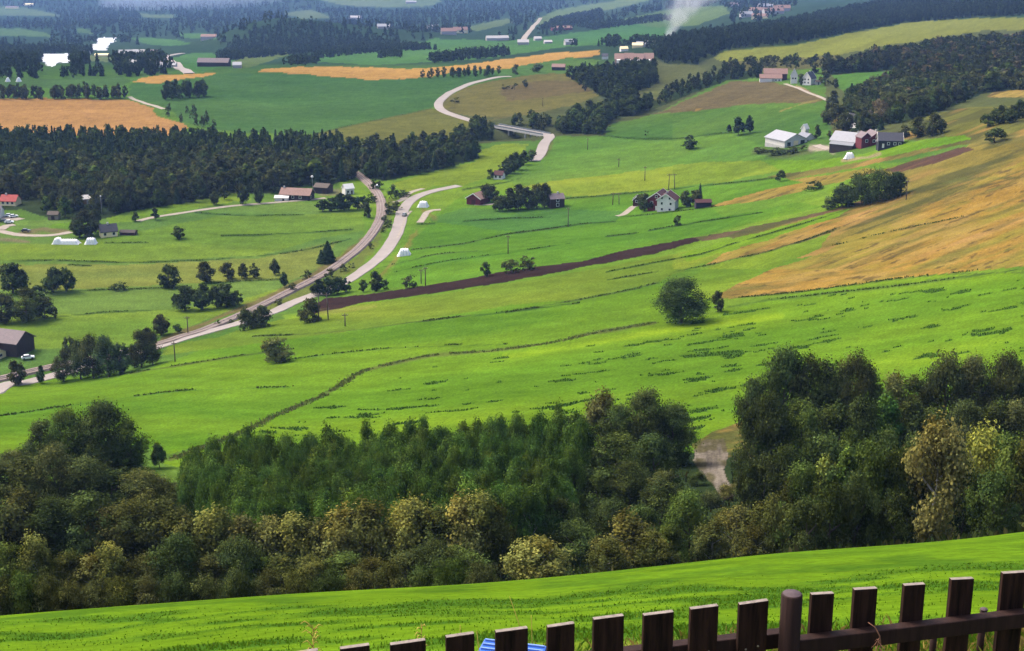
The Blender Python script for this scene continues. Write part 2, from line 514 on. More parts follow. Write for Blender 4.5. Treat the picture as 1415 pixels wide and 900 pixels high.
# (class, colour, outline)
FIELDS = [
    ('pasture', (.040, .047, .016), [(622, 150), (700, 158), (790, 146), (830, 130), (840, 92), (905, 78), (1000, 80), (1000, 112), (905, 157), (840, 176), (836, 188), (765, 189), (742, 194), (690, 196), (640, 200), (560, 207), (470, 206), (560, 196), (650, 172)]),
    ('pasture', (.047, .055, .018), [(1140, 62), (1300, 35), (1440, 12), (1440, 200), (1300, 200), (1230, 190), (1150, 190), (1140, 140)]),
    # the slope below the ridge, big bright meadow
    ('meadow', (.047, .128, .0085), [(-60, 640), (0, 634), (120, 600), (235, 628), (330, 600), (450, 545), (600, 492), (760, 475), (900, 448), (1000, 425), (1000, 405), (900, 385), (845, 376), (690, 396), (600, 408), (450, 430), (330, 466), (200, 512), (0, 533), (-60, 540)]),
    ('meadow', C_BRIGHT, [(225, 640), (330, 600), (450, 545), (600, 492), (760, 475), (900, 448), (1010, 428), (1100, 405), (1200, 391), (1300, 379), (1480, 364), (1480, 560), (1000, 640), (300, 660)]),
    ('meadow', (.060, .125, .012), [(350, 450), (450, 428), (600, 408), (700, 392), (850, 367), (980, 341), (1000, 352), (905, 391), (797, 414), (700, 422), (560, 447), (420, 466), (225, 492), (230, 478), (300, 466)]),
    # right flank
    ('pasture', (.100, .082, .018), [(1000, 322), (1150, 290), (1210, 268), (1255, 250), (1200, 238), (1230, 232), (1330, 205), (1415, 168), (1500, 140), (1500, 270), (1300, 320), (1150, 350), (1050, 365)]),
    ('meadow', C_BRIGHT, [(940, 352), (1000, 333), (1100, 308), (1180, 285), (1160, 300), (1100, 322), (1010, 345), (950, 362)]),
    ('grain_field', C_OCHRE, [(975, 366), (1000, 350), (1060, 332), (1120, 311), (1180, 297), (1215, 288), (1165, 314), (1100, 335), (1040, 351), (990, 364)]),
    ('meadow', (.058, .132, .011), [(950, 385), (985, 368), (1040, 353), (1100, 337), (1150, 322), (1130, 345), (1060, 372), (1005, 402), (985, 412), (960, 415)]),
    ('grain_field', (.160, .099, .020), [(985, 412), (1010, 398), (1070, 371), (1140, 349), (1170, 328), (1255, 296), (1330, 262), (1415, 222), (1500, 180), (1500, 360), (1415, 368), (1300, 378), (1200, 390), (1100, 403), (1010, 413)]),
    ('grain_field', C_OCHRE, [(978, 285), (1000, 276), (1060, 262), (1110, 253), (1118, 262), (1065, 275), (1000, 285)]),
    ('grain_field', (.135, .095, .020), [(1090, 248), (1140, 243), (1200, 232), (1215, 236), (1160, 252), (1118, 260)]),
    ('pasture', (.045, .026, .018), [(1222, 236), (1270, 219), (1330, 203), (1345, 207), (1290, 226), (1240, 240)]),
    ('pasture', (.085, .075, .020), [(1060, 245), (1180, 222), (1280, 195), (1360, 178), (1420, 165), (1420, 185), (1330, 200), (1230, 222), (1150, 238), (1090, 248)]),
    ('meadow', C_BRIGHT, [(1055, 222), (1130, 222), (1190, 214), (1250, 198), (1330, 186), (1345, 192), (1260, 210), (1180, 226), (1090, 240), (1060, 242)]),
    ('pasture', C_OLIVE, [(1280, 160), (1340, 148), (1420, 135), (1420, 172), (1350, 185), (1310, 190), (1285, 180)]),
    ('grain_field', (.17, .13, .028), [(1362, 134), (1375, 124), (1420, 112), (1420, 128), (1385, 135)]),
    ('pasture', C_OLIVEY, [(975, 76), (1020, 69), (1100, 62), (1180, 45), (1260, 31), (1350, 25), (1420, 17), (1420, 36), (1360, 42), (1290, 54), (1215, 64), (1160, 76), (1080, 82), (1000, 86)]),
    ('pasture', (.060, .058, .018), [(1000, 86), (1080, 82), (1160, 76), (1150, 92), (1060, 100), (1000, 100)]),
    ('meadow', (.040, .118, .012), [(1150, 104), (1200, 100), (1248, 98), (1240, 106), (1205, 128), (1175, 136), (1160, 122)]),
    # middle: green fields between the farms
    ('meadow', (.036, .112, .011), [(835, 186), (845, 172), (910, 158), (1010, 148), (1090, 150), (1140, 158), (1150, 178), (1090, 184), (1005, 184), (930, 192), (880, 194)]),
    ('pasture', C_BROWN, [(905, 157), (1010, 113), (1055, 112), (1110, 122), (1138, 138), (1125, 143), (1085, 142), (1020, 146), (960, 154)]),
    ('meadow', (.045, .123, .011), [(690, 245), (745, 222), (765, 190), (835, 188), (930, 193), (1010, 184), (1060, 205), (1055, 222), (1085, 240), (1000, 255), (880, 267), (777, 276), (700, 250)]),
    ('meadow', C_LIGHTG, [(720, 258), (760, 250), (860, 240), (960, 225), (1050, 222), (1080, 236), (1000, 252), (880, 265), (790, 272)]),
    ('meadow', C_LIGHTG, [(538, 255), (600, 237), (655, 224), (665, 207), (700, 198), (730, 199), (712, 226), (685, 242), (640, 256), (600, 257), (565, 268)]),
    ('meadow', (.042, .125, .010), [(560, 345), (600, 300), (640, 270), (700, 262), (777, 277), (880, 267), (1000, 256), (1080, 245), (1110, 252), (1060, 262), (980, 285), (1000, 300), (1100, 280), (1140, 285), (1000, 318), (940, 332), (800, 362), (600, 392), (520, 400), (545, 370)]),
    ('meadow', (.034, .108, .012), [(600, 300), (640, 288), (770, 290), (865, 292), (850, 306), (713, 321), (640, 312), (590, 305)]),
    ('ploughed_field', C_PLOUGH, [(428, 428), (447, 412), (520, 405), (600, 393), (700, 375), (800, 361), (870, 345), (940, 332), (1000, 321), (1002, 324), (960, 335), (900, 351), (830, 365), (760, 378), (690, 392), (600, 405), (500, 419), (455, 431), (415, 436)]),
    ('pasture', (.060, .042, .022), [(960, 329), (1000, 321), (1080, 305), (1150, 290), (1215, 268), (1190, 284), (1100, 306), (1010, 327), (970, 334)]),
    # valley left
    ('meadow', C_VALLEY, [(-60, 305), (40, 305), (180, 300), (300, 285), (400, 278), (470, 292), (500, 290), (505, 330), (440, 368), (360, 410), (240, 460), (200, 470), (40, 520), (-60, 530)]),
    ('meadow', (.038, .112, .013), [(-60, 335), (60, 338), (180, 322), (300, 298), (440, 296), (500, 292), (505, 318), (440, 330), (360, 354), (180, 362), (0, 359), (-60, 358)]),
    ('meadow', (.043, .100, .013), [(-60, 362), (180, 366), (360, 357), (470, 332), (440, 370), (400, 388), (300, 390), (100, 400), (-60, 402)]),
    ('meadow', (.040, .118, .013), [(-60, 446), (140, 434), (240, 428), (330, 414), (400, 395), (360, 412), (240, 460), (170, 480), (-60, 505)]),
    ('meadow', (.040, .120, .012), [(145, 300), (200, 288), (300, 268), (340, 262), (345, 276), (250, 292), (190, 305), (150, 310)]),
    ('meadow', (.045, .125, .012), [(70, 310), (130, 303), (100, 322), (60, 324)]),
    # upper plateau
    ('grain_field', C_ORANGE, [(-60, 138), (60, 136), (110, 137), (180, 139), (212, 150), (216, 160), (262, 174), (240, 188), (-60, 190)]),
    ('meadow', (.030, .100, .014), [(180, 116), (300, 102), (365, 101), (440, 104), (510, 110), (590, 107), (690, 100), (690, 106), (640, 119), (608, 136), (598, 150), (520, 166), (440, 184), (330, 184), (250, 168), (235, 150), (180, 135)]),
    ('pasture', C_OLIVE, [(436, 185), (520, 166), (600, 150), (655, 168), (650, 192), (560, 200), (440, 195)]),
    ('pasture', (.072, .066, .017), [(622, 156), (611, 150), (611, 141), (623, 131), (645, 120), (700, 108), (760, 100), (828, 106), (832, 130), (790, 146), (720, 160), (665, 163)]),
    ('pasture', (.066, .052, .020), [(690, 122), (740, 112), (810, 112), (826, 124), (760, 134), (700, 140)]),
    ('meadow', (.040, .115, .014), [(690, 97), (730, 88), (790, 80), (830, 84), (800, 100), (740, 103), (690, 110)]),
    ('grain_field', (.215, .125, .032), [(180, 113), (205, 106), (300, 100), (300, 103), (215, 116)]),
    ('grain_field', (.215, .125, .032), [(355, 99), (365, 95), (440, 92), (575, 95), (640, 90), (700, 82), (760, 74), (828, 70), (828, 77), (780, 81), (720, 91), (690, 97), (640, 97), (590, 108), (510, 110), (440, 104)]),
    ('meadow', (.035, .10, .015), [(-60, 111), (60, 109), (170, 105), (180, 112), (170, 118), (60, 122), (-60, 124)]),
    ('pasture', (.05, .056, .018), [(835, 92), (900, 82), (960, 88), (990, 105), (930, 135), (890, 128), (850, 105)]),
    # far valley
    ('far_meadow', C_FARG, [(440, 86), (445, 72), (520, 62), (585, 58), (600, 53), (700, 57), (760, 50), (830, 40), (895, 28), (935, 26), (928, 45), (900, 55), (850, 61), (790, 64), (740, 71), (680, 80), (600, 86), (520, 90)]),
    ('far_meadow', (.045, .095, .022), [(740, 28), (770, 14), (830, 4), (880, -4), (900, 0), (840, 14), (780, 24), (745, 38)]),
    ('far_meadow', (.045, .100, .02), [(855, 28), (930, 12), (1000, 8), (1010, 18), (960, 36), (900, 38)]),
    ('far_meadow', (.055, .105, .025), [(440, 0), (520, -8), (600, -6), (610, 2), (590, 9), (540, 11), (470, 7)]),
    ('far_meadow', (.05, .095, .025), [(392, 18), (430, 14), (462, 25), (415, 26)]),
    ('far_meadow', (.05, .10, .025), [(-20, 6), (30, 10), (62, 16), (88, 23), (40, 22), (-20, 18)]),
    ('far_meadow', (.04, .095, .02), [(-20, 40), (30, 40), (66, 46), (72, 52), (30, 50), (-20, 50)]),
    ('far_meadow', (.04, .095, .02), [(106, 39), (126, 42), (128, 48), (108, 45)]),
    ('far_meadow', (.05, .10, .025), [(192, 18), (215, 21), (240, 21), (240, 25), (200, 24)]),
    ('far_meadow', C_FARG, [(178, 53), (200, 52), (240, 55), (265, 60), (240, 64), (205, 62)]),
    ('far_meadow', C_FARG, [(246, 46), (270, 46), (300, 48), (298, 54), (255, 53)]),
    ('far_meadow', C_FARG, [(236, 82), (265, 73), (300, 74), (330, 77), (320, 90), (275, 100), (262, 101)]),
    ('far_meadow', (.055, .075, .02), [(318, 88), (350, 70), (400, 66), (405, 74), (370, 86), (330, 96)]),
    ('far_meadow', (.06, .085, .03), [(640, 38), (700, 26), (712, 30), (660, 44)]),
    ('far_meadow', (.05, .095, .025), [(120, 76), (140, 78), (160, 80), (150, 86), (125, 84)]),
    ('river', (.5, .5, .5), [(57, 75), (95, 74), (96, 80), (100, 84), (92, 87), (80, 86), (74, 93), (66, 90), (59, 83)]),
    ('river', (.5, .5, .5), [(133, 54), (158, 52), (157, 57), (148, 63), (146, 70), (128, 69), (128, 63), (134, 61)]),
    # bare bank of the slide
    ('bare_bank', (.105, .090, .070), [(958, 622), (972, 606), (1000, 605), (1006, 630), (1000, 650), (1008, 668), (1040, 668), (1040, 690), (1000, 690), (985, 668), (968, 655), (960, 640)]),
    ('bare_bank', (.20, .16, .12), [(1020, 603), (1040, 597), (1036, 612), (1026, 624)]),
    ('pasture', (.070, .075, .018), [(955, 615), (985, 596), (1030, 580), (1048, 590), (1048, 645), (1008, 645), (1000, 606), (972, 608), (960, 622)]),
]
VAL = lambda p: sum(q[0] for q in p) / len(p) < 480 and sum(q[1] for q in p) / len(p) > 250
PLAT = lambda p: 90 < sum(q[1] for q in p) / len(p) < 250 and sum(q[0] for q in p) / len(p) < 1000
FIELDS = [(c, tuple(v * (1.0 if k[1] < k[0] * 1.5 else w) for v, w in zip(k, (1.55, 1.18, 1.0) if VAL(p) and k[1] < .123 else (.86, .80, .80) if PLAT(p) and k[1] < .12 else (1, 1, .85))), p) for c, k, p in FIELDS]
FIELDS = [(c, (k[0] * 1.22, k[1] * .87, k[2] * (1.5 if k[1] < .125 else 1.0)) if k[1] > k[0] * 1.5 and c != 'bare_bank' else k, p) for c, k, p in FIELDS]
def _wide(p, a=700):
    return [(x - a if x <= -20 else x + a if x >= 1420 else x, y) for x, y in p]


FIELDS = [(c, k, _wide(p)) for c, k, p in FIELDS]
C_VALLEY = (.046, .090, .014)
# strips of rough grass along ditches and boundaries: (points, half width, colour)
DITCH = (.017, .036, .008)
ROUGH = (.048, .060, .016)
LINES = [
    ([(235, 635), (330, 600), (380, 575), (450, 545), (500, 514), (540, 503), (600, 491), (680, 485), (760, 474), (830, 459), (905, 446)], 2.5, ROUGH),
    ([(-20, 360), (60, 360), (179, 363), (270, 360), (360, 354), (430, 344), (485, 330)], 1.3, DITCH),
    ([(95, 366), (125, 368)], 1.4, DITCH), ([(145, 336), (205, 335)], 1.0, DITCH),
    ([(97, 403), (130, 401), (170, 400), (245, 397)], 1.4, DITCH), ([(276, 393), (330, 389), (390, 386)], 1.3, DITCH),
    ([(60, 440), (143, 432), (240, 428)], 1.3, DITCH), ([(306, 326), (350, 325), (420, 322), (488, 317)], 1.2, DITCH),
    ([(270, 294), (340, 298), (420, 297)], 1.0, DITCH),
    ([(777, 275), (830, 271), (880, 266), (950, 259), (1040, 250), (1090, 243)], 1.2, DITCH),
    ([(640, 262), (700, 252), (720, 246)], 1.0, DITCH), ([(640, 306), (700, 302), (760, 300)], .9, DITCH),
    ([(700, 324), (760, 316), (800, 310), (850, 306)], 1.1, DITCH), ([(838, 327), (880, 322)], 1.0, DITCH),
    ([(730, 345), (790, 336)], .7, DITCH), ([(896, 319), (940, 311), (1052, 294)], 1.2, DITCH),
    ([(860, 300), (920, 294), (1000, 284)], .9, DITCH),
    ([(838, 376), (900, 364), (970, 351), (1010, 338), (1100, 312), (1170, 290)], 1.2, DITCH),
    ([(840, 387), (910, 375)], .8, DITCH), ([(930, 376), (1000, 362), (1060, 348), (1110, 333), (1150, 320)], 1.2, DITCH),
    ([(980, 366), (1040, 352), (1100, 336), (1160, 314)], 1.3, (.04, .04, .014)),
    ([(700, 432), (797, 415), (860, 403), (910, 391)], 1.6, (.035, .055, .013)), ([(560, 447), (620, 440), (700, 431), (800, 419)], 1.1, DITCH),
    ([(350, 465), (420, 462), (500, 455), (580, 444), (650, 436)], 1.2, (.04, .05, .014)),
    ([(180, 516), (260, 503), (330, 492), (405, 482)], 1.5, (.035, .05, .012)),
    ([(400, 497), (470, 488), (560, 480), (700, 476)], .8, (.03, .07, .010)), ([(0, 575), (100, 560), (250, 540), (400, 535)], 1.0, (.035, .085, .010)),
    ([(835, 188), (880, 192), (930, 192), (1006, 183)], 1.5, DITCH), ([(436, 185), (520, 166), (598, 150)], 1.0, (.04, .05, .014)),
    ([(570, 345), (640, 337), (710, 322), (770, 315)], 1.2, (.03, .05, .012)), ([(520, 372), (600, 352), (660, 347)], .9, (.03, .05, .012)),
    ([(575, 310), (600, 309)], 1.5, DITCH), ([(545, 376), (610, 362), (700, 350)], .8, (.03, .07, .010)),
    ([(985, 414), (1100, 404), (1200, 391), (1300, 379), (1420, 367)], 1.1, (.03, .05, .012)),
    ([(1005, 425), (1060, 415), (1160, 404), (1260, 393), (1400, 374)], 2.0, (.035, .07, .012)),
    ([(1150, 340), (1240, 318), (1330, 300)], 1.6, (.07, .055, .016)), ([(1130, 355), (1180, 343)], 1.2, (.06, .05, .015)),
    ([(1200, 305), (1260, 290), (1330, 265), (1415, 235)], 2.0, (.055, .05, .016)),
    ([(1160, 290), (1240, 272), (1300, 258), (1415, 205)], 2.6, (.06, .055, .018)),
    ([(1250, 266), (1330, 247), (1420, 240)], 2.2, (.055, .062, .016)), ([(1340, 262), (1415, 244)], 1.8, (.045, .04, .015)),
    ([(1100, 118), (1120, 128), (1142, 139)], 1.3, (.19, .14, .07)), ([(1078, 154), (1110, 143), (1138, 137)], 1.6, (.12, .10, .03)),
    ([(1280, 388), (1415, 372)], 1.4, (.025, .05, .010)),
    ([(760, 150), (720, 158), (668, 168)], 1.2, (.07, .06, .02)),
    ([(840, 108), (880, 130), (920, 140)], 2.0, (.06, .06, .02)),
    # verges of road and railway
    ([(300, 455), (380, 421), (435, 399), (480, 374), (515, 340), (535, 305), (540, 280)], 8, (.072, .080, .018)),
    ([(575, 320), (560, 345), (535, 372), (515, 388)], 4, (.10, .095, .02)), ([(585, 290), (600, 300)], 5, (.09, .085, .02)),
    ([(225, 470), (330, 428), (420, 388), (480, 350), (512, 322)], 4, (.085, .060, .026)),
    ([(628, 146), (618, 154), (650, 166)], 2.5, (.06, .055, .018)),
    ([(755, 190), (762, 200), (752, 215), (742, 222)], 3.5, (.07, .07, .02)),
    ([(440, 432), (480, 428), (520, 424)], 3, (.11, .12, .02)), ([(395, 440), (420, 436)], 4, (.09, .15, .012)),
    ([(30, 322), (60, 316), (95, 322)], 4, (.10, .075, .04)), ([(-10, 330), (40, 335)], 2.5, (.11, .09, .05)),
    ([(445, 268), (470, 266), (482, 272), (500, 285)], 5, (.10, .09, .045)),
    ([(1045, 210), (1075, 214), (1120, 210)], 5, (.05, .06, .02)), ([(1120, 205), (1145, 206), (1150, 210)], 4, (.22, .18, .14)),
    ([(1165, 222), (1200, 218), (1215, 212)], 2.6, (.16, .12, .07)),
]
BAND = [([(700, 492), (800, 478), (880, 464), (960, 450), (1080, 438)], 6, (.090, .150, .007))]


def land_colour(px, py, X, D):
    n = len(px)
    t = X / D
    jx = (fbm(X / 9, D / 9, 21) - .5) * 7
    jy = (fbm(X / 9 + 50, D / 14, 22) - .5) * 2.6
    qx, qy = px + jx * np.clip(D / 300, .4, 1.2), py + jy
    col = np.empty((n, 3))
    far = np.clip((D - 1250) / 300, 0, 1)[:, None]
    col[:] = np.array(C_VALLEY) * (1 - far) + np.array(C_FARWOOD) * far
    slope = (px > 470) & (py > 225) & (D > 205)
    col[slope] = (.066, .118, .011)
    cls = np.zeros(n, np.int16)
    names = ['ground']
    vis = D > 205
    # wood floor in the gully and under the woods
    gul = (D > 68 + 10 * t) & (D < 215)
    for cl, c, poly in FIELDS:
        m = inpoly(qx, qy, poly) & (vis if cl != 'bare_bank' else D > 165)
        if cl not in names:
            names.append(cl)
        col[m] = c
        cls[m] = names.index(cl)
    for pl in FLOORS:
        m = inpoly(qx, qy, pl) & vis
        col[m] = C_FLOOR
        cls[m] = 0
    for line, w, c in BAND:
        d = dline(qx, qy, line, 20)
        k = np.clip(1.25 - d / w, 0, 1)[:, None] * vis[:, None]
        col = col * (1 - k) + np.array(c) * k
    for line, w, c in LINES:
        ww = w * np.clip(2.4 * fbm(X / 11, D / 11, 31) - .35, .12, 1.2) * .9 + .05
        d = dline(px + jx * .4, py + jy * .4, line, w * 2 + 2)
        k = (np.clip(1.6 - d / ww, 0, 1) * vis)[:, None] * .8
        col = col * (1 - k) + np.array(c) * k
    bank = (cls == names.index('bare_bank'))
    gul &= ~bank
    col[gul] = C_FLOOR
    bn = fbm(px / 4.5, py / 16, 77, 3)
    col[bank] *= (.25 + 1.4 * bn[bank])[:, None]
    kb = np.clip((fbm(px / 14, py / 10, 78, 3) - .52) * 7, 0, 1)[:, None] * bank[:, None] * .8
    col = col * (1 - kb) + np.array((.05, .045, .018)) * kb
    # streaks that follow the working direction of each field
    slp = np.interp(px, [250, 600, 900], [.03, .11, .13])
    slp = np.where((py < 372) & (px > 930), .36, slp)
    v = py + slp * (px - 700)
    s1 = fbm(px / 120, v / 5.5, 41, 4)
    s2 = fbm(px / 320, v / 26, 43, 3)
    s3 = fbm(X / 35, D / 35, 45, 3)
    is_grass = (col[:, 1] > col[:, 0] * 1.25)
    s4 = fbm(px / 16, v / 2.0, 47, 3)
    k = (.50 + .36 * s1 + .26 * s2 + .18 * s3 + .20 * s4) * (1 + .05 * rng.normal(size=n))
    col *= np.where(D > 205, k, 1)[:, None]
    yel = np.clip((s2 - .5) * 3, -.5, 1) * (D > 205) * is_grass
    col[:, 0] *= 1 + .22 * yel
    col[:, 1] *= 1 + .07 * yel
    # dry stripes in the ochre slope
    och = (cls == names.index('grain_field')) & (px > 960)
    st = fbm(px / 60, v / 6, 51, 4)
    h1 = fbm(px / 150, v / 16, 52, 3)
    h2 = fbm(px / 55, v / 4.5, 53, 4)
    h3 = fbm(px / 24, v / 3.0, 54, 3)
    for hh, th, g, c_, f_ in ((h1, .50, 5, (.125, .112, .018), .75), (h1, .34, -6, (.20, .118, .042), .7), (st, .53, 7, (.070, .060, .017), .62), (h2, .56, 9, (.185, .125, .034), .6), (h3, .655, 14, (.050, .036, .014), .75), (h2, .36, -9, (.085, .088, .017), .5)):
        kk = np.clip((hh - th) * g, 0, 1)[:, None] * och[:, None] * f_
        col = col * (1 - kk) + np.array(c_) * kk
    pas = (cls == names.index('pasture')) & (px > 960) & (py > 150)
    kk = np.clip((st - .46) * 6, 0, 1)[:, None] * pas[:, None] * .8
    col = col * (1 - kk) + np.array((.042, .044, .014)) * kk
    st2 = fbm(px / 80, v / 9, 57, 3)
    kk = np.clip((st2 - .55) * 6, 0, 1)[:, None] * pas[:, None] * .8
    col = col * (1 - kk) + np.array((.17, .105, .03)) * kk
    # beaten-down crop: edge shadows painted as dark ragged streaks in the near green field
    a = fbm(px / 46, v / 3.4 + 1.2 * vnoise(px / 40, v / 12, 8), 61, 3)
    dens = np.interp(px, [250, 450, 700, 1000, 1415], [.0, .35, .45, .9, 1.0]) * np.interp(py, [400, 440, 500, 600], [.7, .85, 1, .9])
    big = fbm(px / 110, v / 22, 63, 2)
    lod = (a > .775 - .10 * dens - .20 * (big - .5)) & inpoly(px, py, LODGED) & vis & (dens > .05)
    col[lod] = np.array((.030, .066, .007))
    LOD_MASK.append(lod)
    # the near pasture: tufty
    near = D <= 70 + 12 * t
    nb = fbm(X / 2.6, D / 2.6, 71, 5)
    kn = np.clip((nb - .37) * 4.5, 0, 1)[:, None]
    c0, c1 = np.array((.029, .072, .007)), np.array((.070, .130, .0065))
    colN = c0 * (1 - kn) + c1 * kn
    sm = np.clip((D - 40) / 20, 0, 1)[:, None]
    colN = colN * (1 - .5 * sm) + c1 * .5 * sm
    strip = np.clip((17 - D) / 3, 0, 1) * np.clip((t + .02) / .1, 0, 1) * .7
    nd = fbm(X / .8, D / .8, 73, 3) * 1.2
    colN = colN * (1 - (strip * nd)[:, None]) + np.array((.17, .13, .03)) * (strip * nd)[:, None]
    col[near] = colN[near]
    cls[near] = 0
    return col, cls, names


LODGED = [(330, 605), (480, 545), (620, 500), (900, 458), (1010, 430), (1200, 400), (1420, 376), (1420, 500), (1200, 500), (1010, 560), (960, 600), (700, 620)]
LINES = [(_wide(l, 500), w, c) for l, w, c in LINES]
LOD_MASK = []
FLOORS = []     # filled with the wood outlines below
# ------------------------------------------------------------------ trees
def rot_frame(nrm, r):
    n = len(nrm)
    a = r.normal(size=(n, 3))
    a -= (a * nrm).sum(1)[:, None] * nrm
    a /= np.linalg.norm(a, axis=1)[:, None] + 1e-9
    return a, np.cross(nrm, a)


def crown_arr(kind, n, leaf, seed):
    """leaf clumps of a crown of height 1 and width 1 -> verts, quads, per-vertex tint"""
    r = np.random.default_rng(seed)
    if kind == 'spruce':
        z = 1 - r.random(n) ** .62 * .95
        tier = np.round(z * 13) / 13
        z = z * .45 + tier * .55 - .015
        R = .5 * np.clip(1 - z, 0, 1) ** .85 * (.75 + .25 * np.cos((z * 13 % 1) * 6.28))
        ang = r.random(n) * 6.283
        rad = R * (.35 + .75 * np.sqrt(r.random(n))) * (1 + .12 * np.sin(ang * 5 + seed + z * 20))
        c = np.stack([rad * np.cos(ang), rad * np.sin(ang), z - .05 * rad], 1)
        nrm = np.stack([np.cos(ang) * .7, np.sin(ang) * .7, np.full(n, .7)], 1) + .4 * r.normal(size=(n, 3))
        br = .75 + .5 * r.random(n)
        hue = np.zeros(n)
        sx = 1.9
    else:
        nl = {'round': 26, 'wide': 48, 'narrow': 24, 'birch': 30, 'bush': 32}[kind]
        z0 = {'round': .07, 'wide': .05, 'narrow': .16, 'birch': .10, 'bush': 0.0}[kind]
        u = (np.arange(nl) + r.random(nl)) / nl
        r.shuffle(u)
        if kind == 'narrow':
            R = .5 * (1 - u) ** .66 * np.minimum(1, u * 3 + .5) * 1.2
        elif kind == 'birch':
            R = .5 * np.sin(np.pi * np.clip(u, .02, .98) ** .72) ** .6
        elif kind == 'bush':
            R = .5 * np.sqrt(1 - .9 * u * u)
        else:
            R = .5 * np.maximum(np.sin(np.pi * np.clip(u, .03, .985) ** .74) ** .55, .34 * (u < .5))
        ang = np.arange(nl) * 2.39996 + r.random(nl) * .9
        rr = R * (.40 + .48 * r.random(nl))
        zc = z0 + (1 - z0) * (.05 + .86 * u)
        lc = np.stack([rr * np.cos(ang), rr * np.sin(ang), zc], 1)
        lr = (.12 + .10 * r.random(nl)) * (1.25 if kind in ('bush',) else 1) * {'narrow': .75, 'wide': .82, 'bush': .85}.get(kind, 1)
        lz = lr * {'round': .62, 'wide': .75, 'narrow': .75, 'birch': .72, 'bush': 1.0}[kind]
        lb = .50 + .95 * r.random(nl) ** 1.2  # random lobe brightness puts lit and dark clumps into the leaf colour
        lh = r.normal(size=nl) * .5 + (u - .5) * (1.2 if kind == 'birch' else .4)
        w = lr ** 2
        ntf = max(n // 13, 8)              # twigs: leaves sit in small tufts on the limbs
        it = r.choice(nl, ntf, p=w / w.sum())
        dt = r.normal(size=(ntf, 3))
        dt[:, 2] += .25
        dt /= np.linalg.norm(dt, axis=1)[:, None]
        kt = (.25 + .85 * r.random(ntf) ** .6)[:, None]
        ct = lc[it] + dt * kt * np.stack([lr[it], lr[it], lz[it]], 1)
        bt = .72 + .56 * r.random(ntf)
        q = r.integers(0, ntf, n)
        i, d = it[q], dt[q]
        tw = .032 if n > 1000 else .045
        c = ct[q] + r.normal(size=(n, 3)) * np.array([tw * 1.35, tw * 1.35, tw])
        if kind == 'birch':      # hanging twigs
            c[:, 2] -= .07 * r.random(n) ** 2
        c[:, 2] = np.maximum(c[:, 2], .0 if kind == 'bush' else z0 * .6)
        out = c - np.array([0, 0, .45])
        out /= np.linalg.norm(out, axis=1)[:, None] + 1e-6
        nrm = d * .8 + out * .5 + .55 * r.normal(size=(n, 3))
        nrm[:, 2] += .15
        br = lb[i] * bt[q] * (.85 + .3 * r.random(n))
        hue = lh[i] + .35 * r.normal(size=n)
        sx = {'round': 1.25, 'wide': 1.0, 'narrow': 2.0, 'birch': 1.5, 'bush': .8}[kind]
    nrm /= np.linalg.norm(nrm, axis=1)[:, None] + 1e-9
    a, b = rot_frame(nrm, r)
    s = leaf * (.55 + .75 * r.random(n))[:, None] * .5
    sc = np.array([sx, sx, 1.0])
    a, b = a * s * sc, b * s * sc * (.6 + .5 * r.random(n))[:, None]
    Vv = np.stack([c - a, c - b * .9, c + a, c + b], 1).reshape(-1, 3)
    Fq = np.arange(4 * n).reshape(n, 4)
    tint = np.stack([br * (1 + .17 * hue), br * (1 + .06 * hue), br * (1 - .10 * hue)], 1)
    return Vv, Fq, np.repeat(np.clip(tint, .15, 2.4), 4, 0)


def trunk_arr(kind, seed, thin=1.0):
    r = np.random.default_rng(seed + 900)
    mb = MB()
    top = {'spruce': .9, 'bush': .4, 'birch': .8, 'narrow': .85}.get(kind, .7)
    k = 7
    wob = r.normal(size=(k, 2)) * .012
    wob[0] = 0
    zs = np.linspace(-.04, top, k)
    base = {'bush': .012, 'spruce': .020, 'birch': .018, 'narrow': .016}.get(kind, .026) * thin
    pts = [(wob[q, 0] * 1.5, wob[q, 1] * 1.5, zs[q]) for q in range(k)]
    mb.tube(pts, [base * 1.5 * (1 - .82 * q / (k - 1)) for q in range(k)], 6, 0, False)
    if kind != 'spruce':
        for q in range(6):
            a = q * 2.4 + r.random()
            z = top * (.28 + .1 * q)
            L = .20 + .14 * r.random()
            p0 = (0, 0, z)
            p1 = (math.cos(a) * L * .5, math.sin(a) * L * .5, z + .08)
            p2 = (math.cos(a) * L, math.sin(a) * L, z + .19)
            mb.tube([p0, p1, p2], [base * .6, base * .42, base * .15], 4, 0, False)
    Vv = np.array(mb.v)
    Fq = np.array([f for f in mb.f if len(f) == 4])
    return Vv, Fq


LODS = {'near': (9500, .030), 'mid': (3400, .066), 'far': (560, .13), 'tiny': (80, .24)}
_crown, _trunk, _whole, _arr = {}, {}, {}, {}
NV = {'near': 6, 'mid': 4, 'far': 5, 'tiny': 4}


def crown_mesh(kind, lod, v):
    k = (kind, lod, v)
    if k not in _crown:
        n, lf = LODS[lod]
        if kind == 'wide':
            n, lf = int(n * 1.8), lf * .9
        if kind == 'bush':
            lf *= 1.35
        Vv, Fq, lv = crown_arr(kind, n, lf, 100 + 31 * v + len(kind) * 7)
        _crown[k] = np_mesh(kind + '_crown', Vv, Fq, LEAF, lv)
    return _crown[k]


def trunk_mesh(kind, v):
    k = (kind, v)
    if k not in _trunk:
        Vv, Fq = trunk_arr(kind, v)
        _trunk[k] = np_mesh(kind + '_trunk', Vv, Fq, BIRCHBARK if kind == 'birch' else BARK, smooth=True)
    return _trunk[k]


